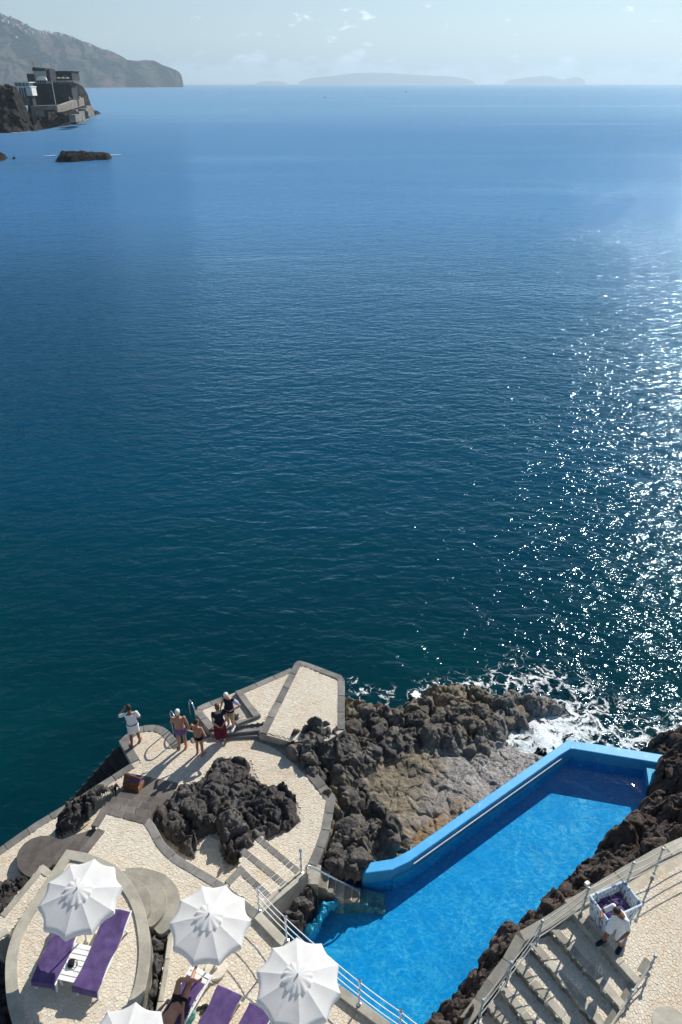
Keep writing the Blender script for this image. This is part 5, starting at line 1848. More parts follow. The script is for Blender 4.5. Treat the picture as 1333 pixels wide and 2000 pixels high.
parasol('white parasol on the raised parasol terrace at the far left', PZ(171, 1846, Z_E), 1.93, rz=0.25, lean=(0.17, 0.05), tilt=(0.02, -0.02))
parasol('white parasol in the middle of the terrace above a round stone base', PZ(422, 1895, Z_C), 1.95, rz=0.05, lean=(0.03, 0.05), vent=0, tilt=(0.0, 0.03))
parasol('white parasol beside the pool railing with a crumpled top', PZ(588, 2008, Z_C), 1.98, rz=0.4, vent=1, tilt=(0.03, 0.0))
parasol('white parasol cut off by the bottom edge above the sunbather', PZ(273, 2148, Z_C), 2.05, rz=0.32, vent=1)

# ================================================================== LOUNGERS, TOWELS
LW, LL, LH = 0.60, 1.86, 0.34


def lounger_profile(f, back):
    """height of the bed along its length, f from foot 0 to head 1"""
    z = LH
    if back and f > 0.62:
        z += (f - 0.62) * LL * math.tan(back)
    return z


def lounger(label, foot, ang, back=0.0, mat='white_plastic'):
    """foot: mid point of the foot end on the ground; ang: heading towards the head end"""
    rt = empty('sun_lounger', foot, ang)
    tag(rt, label, 'sun lounger', 'white sun loungers under the parasols')

    def bar(a, b, w, h):
        return MB().beam(a, b, w, h)
    n = 15
    for k in range(n):
        f = (k + 0.5) / n
        x = f * LL
        z = lounger_profile(f, back)
        o = MB().box((x, 0, z), (LL / n * 0.72, LW - 0.09, 0.018)).build('slat', mat, rt)
    for s in (-1, 1):
        y = s * (LW / 2 - 0.02)
        mb = MB()
        pts = [(0.0, lounger_profile(0, back)), (0.62, lounger_profile(0.62, back)), (1.0, lounger_profile(1.0, back))]
        for (f0, z0), (f1, z1) in zip(pts, pts[1:]):
            mb.beam((f0 * LL, y, z0 - 0.02), (f1 * LL, y, z1 - 0.02), 0.04, 0.06)
        bevel(mb.build('side_rail', mat, rt), 0.01)
        for x0, x1 in ((0.12, 0.02), (LL - 0.40, LL - 0.30)):
            bevel(bar((x0, y * 0.9, LH - 0.04), (x1, y * 0.9, 0.0), 0.05, 0.035).build('leg', mat, rt), 0.008)
    bevel(bar((0.03, -LW / 2, LH - 0.02), (0.03, LW / 2, LH - 0.02), 0.05, 0.05).build('end_rail', mat, rt), 0.01)
    bar((0.06, -LW / 2 + 0.05, 0.1), (0.06, LW / 2 - 0.05, 0.1), 0.025, 0.025).build('stretcher', mat, rt)
    return rt


def towel(label, foot, ang, f0, f1, back, wid=0.62, drop_foot=0.16, drop_head=0.06, folds=0.0, seed=1, group='purple towels on the loungers', hang=0.06):
    """a towel laid along the lounger; hangs over the ends and a little over the sides"""
    o_ = empty('x', foot, ang)
    bpy.data.objects.remove(o_)
    nu, nv_ = 26, 60
    L = (f1 - f0) * LL
    tot = L + drop_foot + drop_head
    X, Y = np.meshgrid(np.linspace(-wid / 2 - hang, wid / 2 + hang, nu), np.linspace(0, tot, nv_))
    u = X.copy()
    s = Y - drop_foot
    px = f0 * LL + np.clip(s, 0, L)
    z = np.array([[lounger_profile(v / LL, back) for v in row] for row in px]) + 0.05
    over_f = np.clip(-s, 0, None)
    over_h = np.clip(s - L, 0, None)
    z = z - over_f * 0.95 - over_h * 0.95
    px = px - over_f * 0.25 + over_h * 0.25
    side = np.clip(np.abs(u) - wid / 2, 0, None)
    uu = np.sign(u) * np.minimum(np.abs(u), wid / 2 + side * 0.15)
    z = z - side * 0.95
    wr = fbm(uu * 3.0 + seed * 7, px * 1.6, seed * 3.3, 4)
    z = z + wr * 0.026 + fbm(uu * 9 + seed, px * 2.4, seed * 1.3, 3, ridge=True) * 0.008
    if folds:
        z = z + folds * (np.abs(np.sin(uu * 19 + 1.5 * np.sin(px * 2.2) + seed)) ** 1.5) * 0.035 * np.clip((px / LL - 0.1) * 2.5, 0, 1)
        z = z + folds * np.exp(-((uu * 1.1 + (px - 0.75 * LL) * 0.55) / 0.035) ** 2) * 0.03
        uu = uu * (1 + 0.05 * np.sin(px * 5 + seed))
    uu = uu + fbm(px * 2.1, seed * 4.4, 0.3, 3) * 0.02
    me = grid_mesh('towel', px, uu, z, np.ones(px.shape, bool))
    o = link('towel', me, 'towel')
    o.location = foot
    o.rotation_euler = (0, 0, ang)
    so = o.modifiers.new('thick', 'SOLIDIFY')
    so.thickness = 0.008
    so.offset = 1.0
    return tag(o, label, 'towel', group)


def heading(a, b):
    return math.atan2(b[1] - a[1], b[0] - a[0])


# two on the parasol terrace
l1f, l1h = PZ(171, 1950, Z_E), PZ(229, 1822, Z_E)
ang = heading(l1f, l1h)
lounger('white slatted sun lounger right of the small table, covered by a purple towel', l1f, ang, R(9))
towel('smooth purple towel on the lounger right of the small table', l1f, ang, 0.0, 0.97, R(9), 0.58, 0.17, 0.10, 0.15, 2)
l2f, l2h = PZ(91, 1936, Z_E), PZ(150, 1806, Z_E)
ang2 = heading(l2f, l2h)
lounger('white slatted sun lounger left of the small table, half under the parasol', l2f, ang2, R(6))
towel('rumpled purple towel on the lounger left of the small table', l2f, ang2, 0.0, 0.9, R(6), 0.58, 0.17, 0.02, 1.0, 5)
# table between them
tb0 = PZ(153, 1896, Z_E)
tbl = empty('side_table', tb0, ang)
tag(tbl, 'low white slatted table between the two loungers on the parasol terrace', 'table')
for k in range(7):
    MB().box((-0.36 + 0.12 * k, 0, 0.36), (0.10, 0.42, 0.018)).build('slat', 'white_plastic', tbl)
for s in (-1, 1):
    MB().box((0, s * 0.2, 0.335), (0.84, 0.035, 0.03)).build('rail', 'white_plastic', tbl)
    for x in (-0.36, 0.36):
        MB().box((x, s * 0.2, 0.16), (0.04, 0.04, 0.32)).build('leg', 'white_plastic', tbl)
# black bag on the table
bg = empty('bag', PZ(140, 1882, Z_E + 0.37), ang + 0.3)
bg.scale = (0.8, 0.8, 0.8)
tag(bg, 'small black bag lying on the white slatted table', 'bag')
mb = MB()
mb.loft([[Vector((x, y * w, z * h)) for y, z in ((-1, 0), (1, 0), (1.05, 0.6), (0.7, 1), (-0.7, 1), (-1.05, 0.6))] for x, w, h in ((-0.12, 0.06, 0.05), (-0.09, 0.085, 0.10), (0.05, 0.09, 0.11), (0.12, 0.07, 0.05))])
bevel(mb.build('body', 'black_cloth', bg, True), 0.01)
MB().tube([Vector((-0.10, -0.06, 0.05)), Vector((-0.16, -0.13, 0.03)), Vector((-0.06, -0.19, 0.02)), Vector((0.06, -0.15, 0.03)), Vector((0.09, -0.07, 0.06))], 0.010, 6).build('strap', 'black_cloth', bg)
MB().box((0.03, -0.095, 0.04), (0.05, 0.012, 0.03)).build('buckle', 'galvanised', bg)

# loungers on the middle terrace
l3f, l3h = PZ(398, 1909, Z_C), PZ(316, 2048, Z_C)
ang3 = heading(l3f, l3h)
lounger('white plastic lounger with a sunbather lying on a purple towel', l3f, ang3, R(14))
towel('dark purple towel under the sunbather', l3f + Vector((0, 0, 0)), ang3, 0.14, 0.98, R(14), 0.5, 0.0, 0.0, 0.3, 8, hang=0.02)
l4f, l4h = PZ(452, 1950, Z_C), PZ(395, 2066, Z_C)
ang4 = heading(l4f, l4h)
lounger('lounger at the bottom edge under a purple towel, right of the sandals', l4f, ang4, R(12))
towel('purple towel at the bottom edge right of the black sandals', l4f, ang4, 0.0, 0.98, R(12), 0.62, 0.14, 0.0, 0.12, 9)
l5f, l5h = PZ(512, 1984, Z_C), PZ(455, 2110, Z_C)
ang5 = heading(l5f, l5h)
lounger('lounger just entering the bottom edge left of the crumpled parasol', l5f, ang5, R(12))
towel('corner of purple towel just entering at the bottom edge', l5f, ang5, 0.0, 0.98, R(12), 0.6, 0.14, 0.0, 0.1, 10)

# sandals
for i, (px, py) in enumerate(((396, 1968), (402, 1975))):
    sd = empty('sandal', PZ(px, py, Z_C), 0.3 + 0.15 * i)
    tag(sd, ('black sandal nearer the pool of the pair on the cobbles', 'black sandal nearer the sunbather of the pair on the cobbles')[1 - i], 'sandal', 'pair of black sandals')
    mb = MB()
    rr = []
    for x, w in ((-0.13, 0.028), (-0.11, 0.038), (-0.03, 0.033), (0.06, 0.046), (0.11, 0.042), (0.135, 0.02)):
        rr.append([Vector((x, -w, 0)), Vector((x, w, 0)), Vector((x, w, 0.028)), Vector((x, -w, 0.028))])
    mb.loft(rr).build('sole', 'black_rubber', sd)
    for x in (0.02, 0.07):
        pts = [Vector((x, math.cos(math.pi * k / 6) * 0.045, 0.028 + math.sin(math.pi * k / 6) * 0.05)) for k in range(7)]
        MB().loft([[p_ + Vector((-0.018, 0, 0)) for p_ in pts], [p_ + Vector((0.018, 0, 0)) for p_ in pts]], caps=False, closed=False).build('strap', 'black_rubber', sd)
# patterned bag and dark cloth
pb = empty('beach_bag', PZ(364, 1992, Z_C), 0.7)
tag(pb, 'blue and green patterned beach bag on the cobbles beside the sunbather', 'beach bag')
mb = MB()
mb.loft([[Vector((x, y * w, z)) for y in (-0.13, 0.13)][::1] + [Vector((x * 1.1, 0.15 * w, 0.14)), Vector((x, 0.06 * w, 0.3)), Vector((x, -0.06 * w, 0.3)), Vector((x * 1.1, -0.15 * w, 0.14))] for x, w, z in ((-0.2, 0.7, 0), (-0.1, 1.05, 0), (0.1, 1.0, 0), (0.2, 0.7, 0))])
bevel(mb.build('body', 'bag_print', pb, True), 0.02)
for s in (-1, 1):
    MB().tube([Vector((-0.09, s * 0.06, 0.29)), Vector((-0.06, s * 0.10, 0.38)), Vector((0.06, s * 0.10, 0.38)), Vector((0.09, s * 0.06, 0.29))], 0.010, 6).build('handle', 'black_cloth', pb)

# ================================================================== BASKETS
# brown wicker chest
wk = empty('wicker_basket', PZ(263, 1540, Z_W + 0.03), 0)
tag(wk, 'brown wicker towel chest with a slanted lid at the top of the brown steps', 'basket')
ax = (PZ(274, 1547, Z_W) - PZ(242, 1537, Z_W)).normalized()
ay = Vector((-ax.y, ax.x, 0))


def wv_board(name, pts, mat, rows, parent, thick=0.014):
    """a wicker panel: rows of round weavers between corner points a, b (bottom) and d, c (top)"""
    a, b, c_, d = pts
    mb = MB()
    for k in range(rows):
        f = (k + 0.5) / rows
        p0, p1 = a.lerp(d, f), b.lerp(c_, f)
        r_ = (a - d).length / rows * 0.62
        seg = []
        nn = 14
        nrm = (b - a).cross(d - a).normalized()
        for q in range(nn + 1):
            seg.append(p0.lerp(p1, q / nn) + nrm * (0.006 * (1 if (q + k) % 2 else -1)))
        mb.tube(seg, r_, 5)
    return part(mb.build(name, mat), parent)


c0 = PZ(242, 1539, Z_W + 0.03)
Wb, Db, Hb = 0.56, 0.34, 0.22
def bp(x, y, z):
    return c0 + ax * x + ay * y + Vector((0, 0, z))


wv_board('front_panel', (bp(0, 0, 0), bp(Wb, 0, 0), bp(Wb, 0, Hb), bp(0, 0, Hb)), 'wicker_brown', 9, wk)
wv_board('back_panel', (bp(0, Db, 0), bp(Wb, Db, 0), bp(Wb, Db, Hb + .1), bp(0, Db, Hb + .1)), 'wicker_brown', 12, wk)
wv_board('side_panel', (bp(Wb, 0, 0), bp(Wb, Db, 0), bp(Wb, Db, Hb), bp(Wb, 0, Hb)), 'wicker_light', 9, wk)
wv_board('side_panel', (bp(0, 0, 0), bp(0, Db, 0), bp(0, Db, Hb), bp(0, 0, Hb)), 'wicker_brown', 9, wk)
wv_board('lid', (bp(0, 0.02, Hb), bp(Wb, 0.02, Hb), bp(Wb + .02, Db * 0.62, Hb + .24), bp(-.02, Db * 0.62, Hb + .24)), 'wicker_brown', 16, wk)
mb = MB()
for k in range(4):
    mb.box((0, 0, 0.05 * k), (0.5 - 0.03 * k, 0.27, 0.045), 0.04 * k)
o = mb.build('folded_towel', 'towel')
bevel(o, 0.02, 2)
o.location = bp(Wb * 0.58, Db * 0.62, Hb - 0.02)
o.rotation_euler = (0, 0, math.atan2(ax.y, ax.x))
tag(o, 'stack of folded purple towels inside the brown wicker chest', 'towel')

# pale blue laundry basket on the right terrace
lb_top = 0.72
Bt = [PZ(1153.5, 1751, Z_T + lb_top), PZ(1218.5, 1722, Z_T + lb_top), PZ(1254, 1767, Z_T + lb_top)]
Bt.append(Bt[0] + Bt[2] - Bt[1])
cen = (Bt[0] + Bt[2]) / 2
lb = empty('laundry_basket', Vector((cen.x, cen.y, Z_T)))
tag(lb, 'square pale blue woven laundry basket full of dark purple towels', 'laundry basket')
Bb = [Vector((cen.x + (p_.x - cen.x) * 0.84, cen.y + (p_.y - cen.y) * 0.84, Z_T + 0.03)) for p_ in Bt]
for k in range(4):
    a, b, c_, d = Bb[k], Bb[(k + 1) % 4], Bt[(k + 1) % 4], Bt[k]
    n = 22
    mb = MB()
    nrm = Vector(((b - a).y, -(b - a).x, 0)).normalized()
    rows = 5
    for q in range(n):
        f0, f1 = (q + 0.008) / n, (q + 0.992) / n
        for r_ in range(rows):
            g0, g1 = r_ / rows, (r_ + 0.995) / rows
            sh = 0.008 * (1 if (q + r_) % 2 else -1)
            lo0, lo1 = a.lerp(d, g0), b.lerp(c_, g0)
            hi0, hi1 = a.lerp(d, g1), b.lerp(c_, g1)
            v4 = [lo0.lerp(lo1, f0), lo0.lerp(lo1, f1), hi0.lerp(hi1, f1), hi0.lerp(hi1, f0)]
            vs = [v + nrm * (sh - 0.006) for v in v4] + [v + nrm * (sh + 0.006) for v in v4]
            mb.add(vs, [(3, 2, 1, 0), (4, 5, 6, 7), (0, 1, 5, 4), (1, 2, 6, 5), (2, 3, 7, 6), (3, 0, 4, 7)])
    part(mb.build('side_panel', 'weave'), lb)
mb = MB()
for k in range(4):
    a, b = Bt[k], Bt[(k + 1) % 4]
    for q in range(16):
        mb.tube([a.lerp(b, (q + 0.05) / 16), a.lerp(b, (q + 0.95) / 16)], 0.03, 8)
part(mb.build('rim', 'weave'), lb)
part(MB().prism([(p_.x, p_.y) for p_ in Bb], Z_T + 0.005, Z_T + 0.04).build('bottom', 'weave'), lb)
# the towels in it
gx, gy = np.meshgrid(np.linspace(0.06, 0.94, 40), np.linspace(0.06, 0.94, 40))
A3, B3, D3 = (np.array(p_) for p_ in (Bb[0].lerp(Bt[0], .6), Bb[1].lerp(Bt[1], .6), Bb[3].lerp(Bt[3], .6)))
PX = A3[0] + (B3[0] - A3[0]) * gx + (D3[0] - A3[0]) * gy
PY = A3[1] + (B3[1] - A3[1]) * gx + (D3[1] - A3[1]) * gy
PZZ = Z_T + 0.30 + 0.16 * np.sin(gx * 3.1) * np.sin(gy * 3.1) + lumps(PX, PY, 0.32, 3) * 0.12 + fbm(PX * 6, PY * 6, 0.4, 4, ridge=True) * 0.03
o = link('towel_heap', grid_mesh('towel_heap', PX, PY, PZZ, np.ones(gx.shape, bool)), 'towel')
tag(o, 'heap of used dark purple towels inside the pale blue laundry basket', 'towel')

# floodlight on the rocks
fl_ = empty('floodlight', PZ(1145, 1733, 3.15), 0.5)
tag(fl_, 'small white floodlight on the rocks beside the rope railing', 'floodlight')
bevel(MB().box((0, 0, 0.16), (0.13, 0.10, 0.11)).build('housing', 'white_plastic', fl_), 0.01)
MB().box((0, 0.052, 0.16), (0.10, 0.006, 0.08)).build('lens', 'black_rubber', fl_)
MB().tube([Vector((0, 0, -0.2)), Vector((0, 0, 0.11))], 0.02, 8).build('stem', 'galvanised', fl_)

# ================================================================== PEOPLE
DG = None


def remeshed(mb, name, mat, parent, voxel, smooth=2):
    me = mb.mesh(name)
    o = bpy.data.objects.new(name, me)
    COL.objects.link(o)
    r_ = o.modifiers.new('r', 'REMESH')
    r_.mode = 'VOXEL'
    r_.voxel_size = voxel
    if smooth:
        s_m = o.modifiers.new('s', 'SMOOTH')
        s_m.iterations = smooth
        s_m.factor = 0.5
    dg = bpy.context.evaluated_depsgraph_get()
    nm = bpy.data.meshes.new_from_object(o.evaluated_get(dg))
    bpy.data.objects.remove(o)
    nm.name = name
    nm.materials.clear()
    nm.materials.append(M[mat])
    return link(name, nm, None, parent, True)


def V(*a):
    return Vector(a)


def sect(c, lat, fwd, w, d, n=14):
    return [c + lat * (math.cos(2 * math.pi * k / n) * w) + fwd * (math.sin(2 * math.pi * k / n) * d) for k in range(n)]


def torso(mb, j, grow=0.0, lo=-0.09, hi=1.0, flare=0.0):
    hl = (j['hr'] - j['hl']).normalized()
    sl = (j['sr'] - j['sl']).normalized()
    hc, sc_ = (j['hr'] + j['hl']) / 2, (j['sr'] + j['sl']) / 2
    up = (sc_ - hc)
    L = up.length
    upn = up.normalized()
    k_ = j.get('w', 1.0)
    d_ = j.get('belly', 1.0)
    stations = [(-0.20, 0.10, 0.085), (-0.12, 0.155, 0.115), (0.0, 0.172, 0.122), (0.18, 0.158, 0.115 * d_), (0.36, 0.142, 0.108 * d_), (0.55, 0.155, 0.115), (0.74, 0.172, 0.118), (0.88, 0.172, 0.10), (0.98, 0.145, 0.078), (1.06, 0.075, 0.06)]
    rings = []
    for f, w, d in stations:
        if f < lo or f > hi:
            continue
        lat = (hl.lerp(sl, max(0, min(1, f)))).normalized()
        fw = upn.cross(lat).normalized()
        fl2 = flare * max(0, 0.3 - f)
        rings.append(sect(hc + up * f, lat, fw, (w + grow + fl2) * k_, (d + grow + fl2) * k_))
    mb.loft(rings)


def limb(mb, a, b, c_, r0, r1, r2, r3=None):
    """two bones with a rounded joint"""
    r3 = r3 or r2 * 0.9
    mb.tube([a, a.lerp(b, 0.35), b.lerp(a, 0.06), b.lerp(c_, 0.10), b.lerp(c_, 0.35), c_], [r0, r0 * 0.98, r1, r1 * 1.0, r2 * 1.22, r3], 10)


def hand(mb, wrist, d, side, palm_n):
    """palm, four fingers and a thumb pointing along d"""
    d = d.normalized()
    n = (palm_n - d * palm_n.dot(d)).normalized()
    s = d.cross(n).normalized() * side
    mb.loft([sect(wrist + d * t, s, n, w, h, 8) for t, w, h in ((-0.01, 0.026, 0.02), (0.03, 0.036, 0.016), (0.075, 0.041, 0.015), (0.095, 0.038, 0.012))])
    for i, (o_, L) in enumerate(((-0.03, 0.062), (-0.01, 0.076), (0.01, 0.072), (0.03, 0.056))):
        p0 = wrist + d * 0.085 + s * o_
        p1 = p0 + d * L * 0.5 + s * o_ * 0.1 + n * 0.006
        p2 = p1 + d * L * 0.42 + n * 0.022
        mb.tube([p0, p1, p2], [0.0095, 0.009, 0.007], 6)
    t0 = wrist + d * 0.03 - s * 0.03
    mb.tube([t0, t0 - s * 0.028 + d * 0.03 + n * 0.008, t0 - s * 0.036 + d * 0.062 + n * 0.018], [0.012, 0.010, 0.008], 6)


def head_geo(mb, hc, up, fw, s=1.0):
    lat = fw.cross(up).normalized()
    m = Matrix((lat, fw, up)).transposed()
    mb.ball(hc + up * 0.02, (0.076 * s, 0.094 * s, 0.105 * s), 16, 12, m)
    mb.ball(hc - up * 0.05 + fw * 0.022, (0.058 * s, 0.066 * s, 0.068 * s), 14, 10, m)
    mb.tube([hc + fw * 0.088 + up * 0.015, hc + fw * 0.112 - up * 0.018, hc + fw * 0.085 - up * 0.028], [0.010, 0.014, 0.012], 8)
    for q in (-1, 1):
        mb.ball(hc + lat * (0.076 * q) - up * 0.005 - fw * 0.005, (0.012, 0.022, 0.032), 8, 6, m)
        mb.ball(hc + fw * 0.082 - up * 0.062 + lat * 0.012 * q, (0.016, 0.010, 0.009), 8, 6, m)


def foot(mb, ank, d, r=0.04):
    d = V(d.x, d.y, 0).normalized()
    s = V(-d.y, d.x, 0)
    g = V(0, 0, 1)
    base = V(ank.x, ank.y, ank.z - 0.08)
    rings = []
    for x, w, h, zc in ((-0.06, 0.025, 0.025, 0.03), (-0.04, 0.036, 0.042, 0.04), (0.03, 0.040, 0.045, 0.045), (0.10, 0.046, 0.028, 0.028), (0.15, 0.045, 0.02, 0.02), (0.185, 0.03, 0.012, 0.014)):
        rings.append(sect(base + d * x + g * zc, s, g, w, h, 10))
    mb.loft(rings)
    mb.tube([ank + V(0, 0, 0.03), base + g * 0.05], [r * 0.92, r * 0.9], 10)


def build_person(label, base, rz, j, skin, hair, hair_kind, clothes, scale=1.0, feet=True):
    rt = empty('person', base, rz)
    tag(rt, label, 'person')
    mb = MB()
    torso(mb, j, 0.0, -0.3, 1.1)
    for s in ('l', 'r'):
        q = 1 if s == 'r' else -1
        limb(mb, j['h' + s] * 1.0, j['k' + s], j['a' + s], 0.088, 0.056, 0.046, 0.036)
        limb(mb, j['s' + s], j['e' + s], j['w' + s], 0.050, 0.038, 0.032, 0.026)
        mb.ball(j['s' + s], 0.058, 10, 8)
        hd = j.get('hd' + s, (j['w' + s] - j['e' + s]))
        hand(mb, j['w' + s], hd, q, j.get('pn' + s, V(-q, 0.3, 0)))
        foot(mb, j['a' + s], j.get('t' + s, V(0, 1, 0)))
    sc_ = (j['sr'] + j['sl']) / 2
    up, fw = j['up'].normalized(), j['fw'].normalized()
    fw = (fw - up * fw.dot(up)).normalized()
    mb.tube([sc_ + (sc_ - (j['hl'] + j['hr']) / 2).normalized() * 0.01, j['head'] - up * 0.06], [0.06, 0.052], 12)
    head_geo(mb, j['head'], up, fw)
    body = remeshed(mb, 'body', skin, rt, 0.011, 2)
    # eyes
    lat = fw.cross(up).normalized()
    for q in (-1, 1):
        MB().ball(j['head'] + fw * 0.089 + up * 0.012 + lat * 0.03 * q, 0.010, 8, 6).build('eye', 'black_rubber', rt)
    # hair
    hm = MB()
    m = Matrix((lat, fw, up)).transposed()
    if hair_kind == 'short':
        hm.ball(j['head'] + up * 0.042 - fw * 0.014, (0.081, 0.092, 0.094), 16, 12, m)
        hm.ball(j['head'] - fw * 0.045 - up * 0.01, (0.070, 0.055, 0.07), 14, 10, m)
    elif hair_kind == 'bun':
        hm.ball(j['head'] + up * 0.042 - fw * 0.014, (0.082, 0.092, 0.095), 16, 12, m)
        hm.ball(j['head'] - fw * 0.045 - up * 0.01, (0.072, 0.056, 0.07), 14, 10, m)
        hm.ball(j['head'] - fw * 0.115 + up * 0.03, (0.045, 0.04, 0.045), 12, 8, m)
    elif hair_kind == 'bob':
        hm.ball(j['head'] + up * 0.044 - fw * 0.012, (0.090, 0.100, 0.100), 16, 12, m)
        hm.ball(j['head'] - fw * 0.045 - up * 0.03, (0.084, 0.07, 0.09), 14, 10, m)
    if hair_kind:
        remeshed(hm, 'hair', hair, rt, 0.011, 2)
    for kind, mat, par in clothes:
        cm = MB()
        vox = 0.012
        if kind == 'shirt':
            torso(cm, j, 0.014, -0.13 if not par.get('tuck') else -0.01, 1.0, 0.06)
            for s in ('l', 'r'):
                f = par.get('sleeve', 0.55)
                a, e = j['s' + s], j['e' + s]
                cm.ball(a, 0.064, 10, 8)
                cm.tube([a, a.lerp(e, f * 0.5), a.lerp(e, f)], [0.062, 0.058, 0.060], 12)
            name = 'shirt'
        elif kind == 'shorts':
            torso(cm, j, 0.016, -0.3, par.get('top', 0.22), 0.05)
            for s in ('l', 'r'):
                f = par.get('len', 0.6)
                a, e = j['h' + s], j['k' + s]
                cm.tube([a, a.lerp(e, f * 0.5), a.lerp(e, f)], [0.100, 0.092, par.get('hem', 0.104) - 0.014], 12)
            name = 'shorts'
        elif kind == 'briefs':
            torso(cm, j, 0.010, -0.3, par.get('top', 0.2), 0.02)
            for s in ('l', 'r'):
                a, e = j['h' + s], j['k' + s]
                cm.tube([a, a.lerp(e, par.get('len', 0.16))], [0.099, 0.097], 12)
            name = 'swim_shorts'
        elif kind == 'trousers':
            torso(cm, j, 0.018, -0.3, 0.24, 0.05)
            for s in ('l', 'r'):
                a, e, b = j['h' + s], j['k' + s], j['a' + s]
                cm.tube([a, a.lerp(e, 0.5), e, e.lerp(b, 0.45), e.lerp(b, 0.78), e.lerp(b, 0.92)], [0.115, 0.125, 0.128, 0.122, 0.095, 0.05], 14)
            name = 'trousers'
        elif kind == 'shoes':
            name = 'shoe'
            for s in ('l', 'r'):
                cm = MB()
                an = j['a' + s]
                d = j.get('t' + s, V(0, 1, 0))
                d = V(d.x, d.y, 0).normalized()
                sd_ = V(-d.y, d.x, 0)
                b_ = V(an.x, an.y, an.z - 0.08)
                rings = []
                for x, w, h, zc in ((-0.075, 0.03, 0.03, 0.035), (-0.05, 0.045, 0.055, 0.05), (0.03, 0.049, 0.055, 0.05), (0.11, 0.054, 0.036, 0.033), (0.17, 0.052, 0.027, 0.026), (0.205, 0.034, 0.018, 0.02)):
                    rings.append(sect(b_ + d * x + V(0, 0, zc), sd_, V(0, 0, 1), w, h, 12))
                cm.loft(rings)
                cm.build('shoe', mat, rt, True)
            continue
        elif kind == 'belt':
            hl = (j['hr'] - j['hl']).normalized()
            hc = (j['hr'] + j['hl']) / 2
            up_ = ((j['sr'] + j['sl']) / 2 - hc)
            fw_ = up_.normalized().cross(hl)
            cm.loft([sect(hc + up_ * f, hl, fw_, 0.192, 0.142, 20) for f in (0.14, 0.20)])
            cm.build('belt', mat, rt)
            continue
        elif kind == 'sleeve_band':
            for s in ('l', 'r'):
                a, e = j['s' + s], j['e' + s]
                cm = MB().tube([a.lerp(e, 0.12), a.lerp(e, 0.62)], [0.071, 0.072], 12)
                cm.build('sleeve', mat, rt, True)
            continue
        remeshed(cm, name, mat, rt, vox, 3)
    rt.scale = (scale, scale, scale)
    return rt


def stand(**kw):
    j = dict(hl=V(-0.088, 0, 0.90), hr=V(0.088, 0, 0.90), kl=V(-0.10, 0.02, 0.49), kr=V(0.10, 0.02, 0.49), al=V(-0.105, -0.02, 0.08), ar=V(0.105, -0.02, 0.08),
             sl=V(-0.185, -0.01, 1.42), sr=V(0.185, -0.01, 1.42), el=V(-0.25, -0.03, 1.14), er=V(0.25, -0.03, 1.14), wl=V(-0.24, 0.08, 0.90), wr=V(0.24, 0.08, 0.90),
             head=V(0, 0.03, 1.63), up=V(0, 0.05, 1), fw=V(0, 1, -0.1), tl=V(-0.2, 1, 0), tr=V(0.2, 1, 0))
    j.update(kw)
    return j


# 1: waiter in white looking out to sea, one hand at his face
b_ = PZ(267, 1453, Z_W)
build_person('person in white polo and shorts with dark belt at the sea edge, hand at face', b_, R(14),
             stand(kl=V(-0.11, -0.01, 0.49), al=V(-0.13, -0.10, 0.08), kr=V(0.10, 0.06, 0.49), ar=V(0.12, 0.06, 0.08), el=V(-0.40, 0.08, 1.28), wl=V(-0.20, 0.19, 1.46), hdl=V(0.12, -0.02, 0.12),
                   er=V(0.27, 0.0, 1.15), wr=V(0.12, 0.20, 1.10), hdr=V(-0.2, 0.05, 0.02), fw=V(-0.25, 1, -0.25), head=V(-0.02, 0.05, 1.62), tl=V(-0.6, 1, 0)),
             'skin_dark', 'hair_dark', 'short', [('shirt', 'white_cloth', dict(sleeve=0.7, tuck=True)), ('shorts', 'white_cloth', dict(len=0.85, hem=0.105)), ('belt', 'black_cloth', {})], 1.04)
# 2: bather with white hair
b_ = PZ(358, 1461, Z_W)
build_person('person with white hair and purple swim shorts standing bare backed by the ladder', b_, R(4),
             stand(el=V(-0.27, 0.05, 1.16), wl=V(-0.14, 0.24, 1.14), hdl=V(0.2, 0.05, 0), er=V(0.27, -0.02, 1.13), wr=V(0.25, 0.08, 0.88), belly=1.15, w=1.06, fw=V(0.1, 1, -0.1)),
             'skin_tan', 'hair_white', 'short', [('briefs', 'lilac_cloth', dict(top=0.2, len=0.50))], 1.03)
# 3: bather with dark bun
b_ = PZ(392, 1473, Z_W)
build_person('person with dark bun and black swim briefs standing with both hands on hips', b_, R(-22),
             stand(el=V(-0.40, -0.08, 1.17), wl=V(-0.20, 0.07, 0.98), hdl=V(0.1, 0.15, -0.05), er=V(0.40, -0.08, 1.17), wr=V(0.20, 0.07, 0.98), hdr=V(-0.1, 0.15, -0.05), fw=V(0.3, 1, -0.1), w=0.98, belly=1.1),
             'skin_tan', 'hair_dark', 'bun', [('briefs', 'black_cloth', dict(top=0.3, len=0.16))], 0.93)
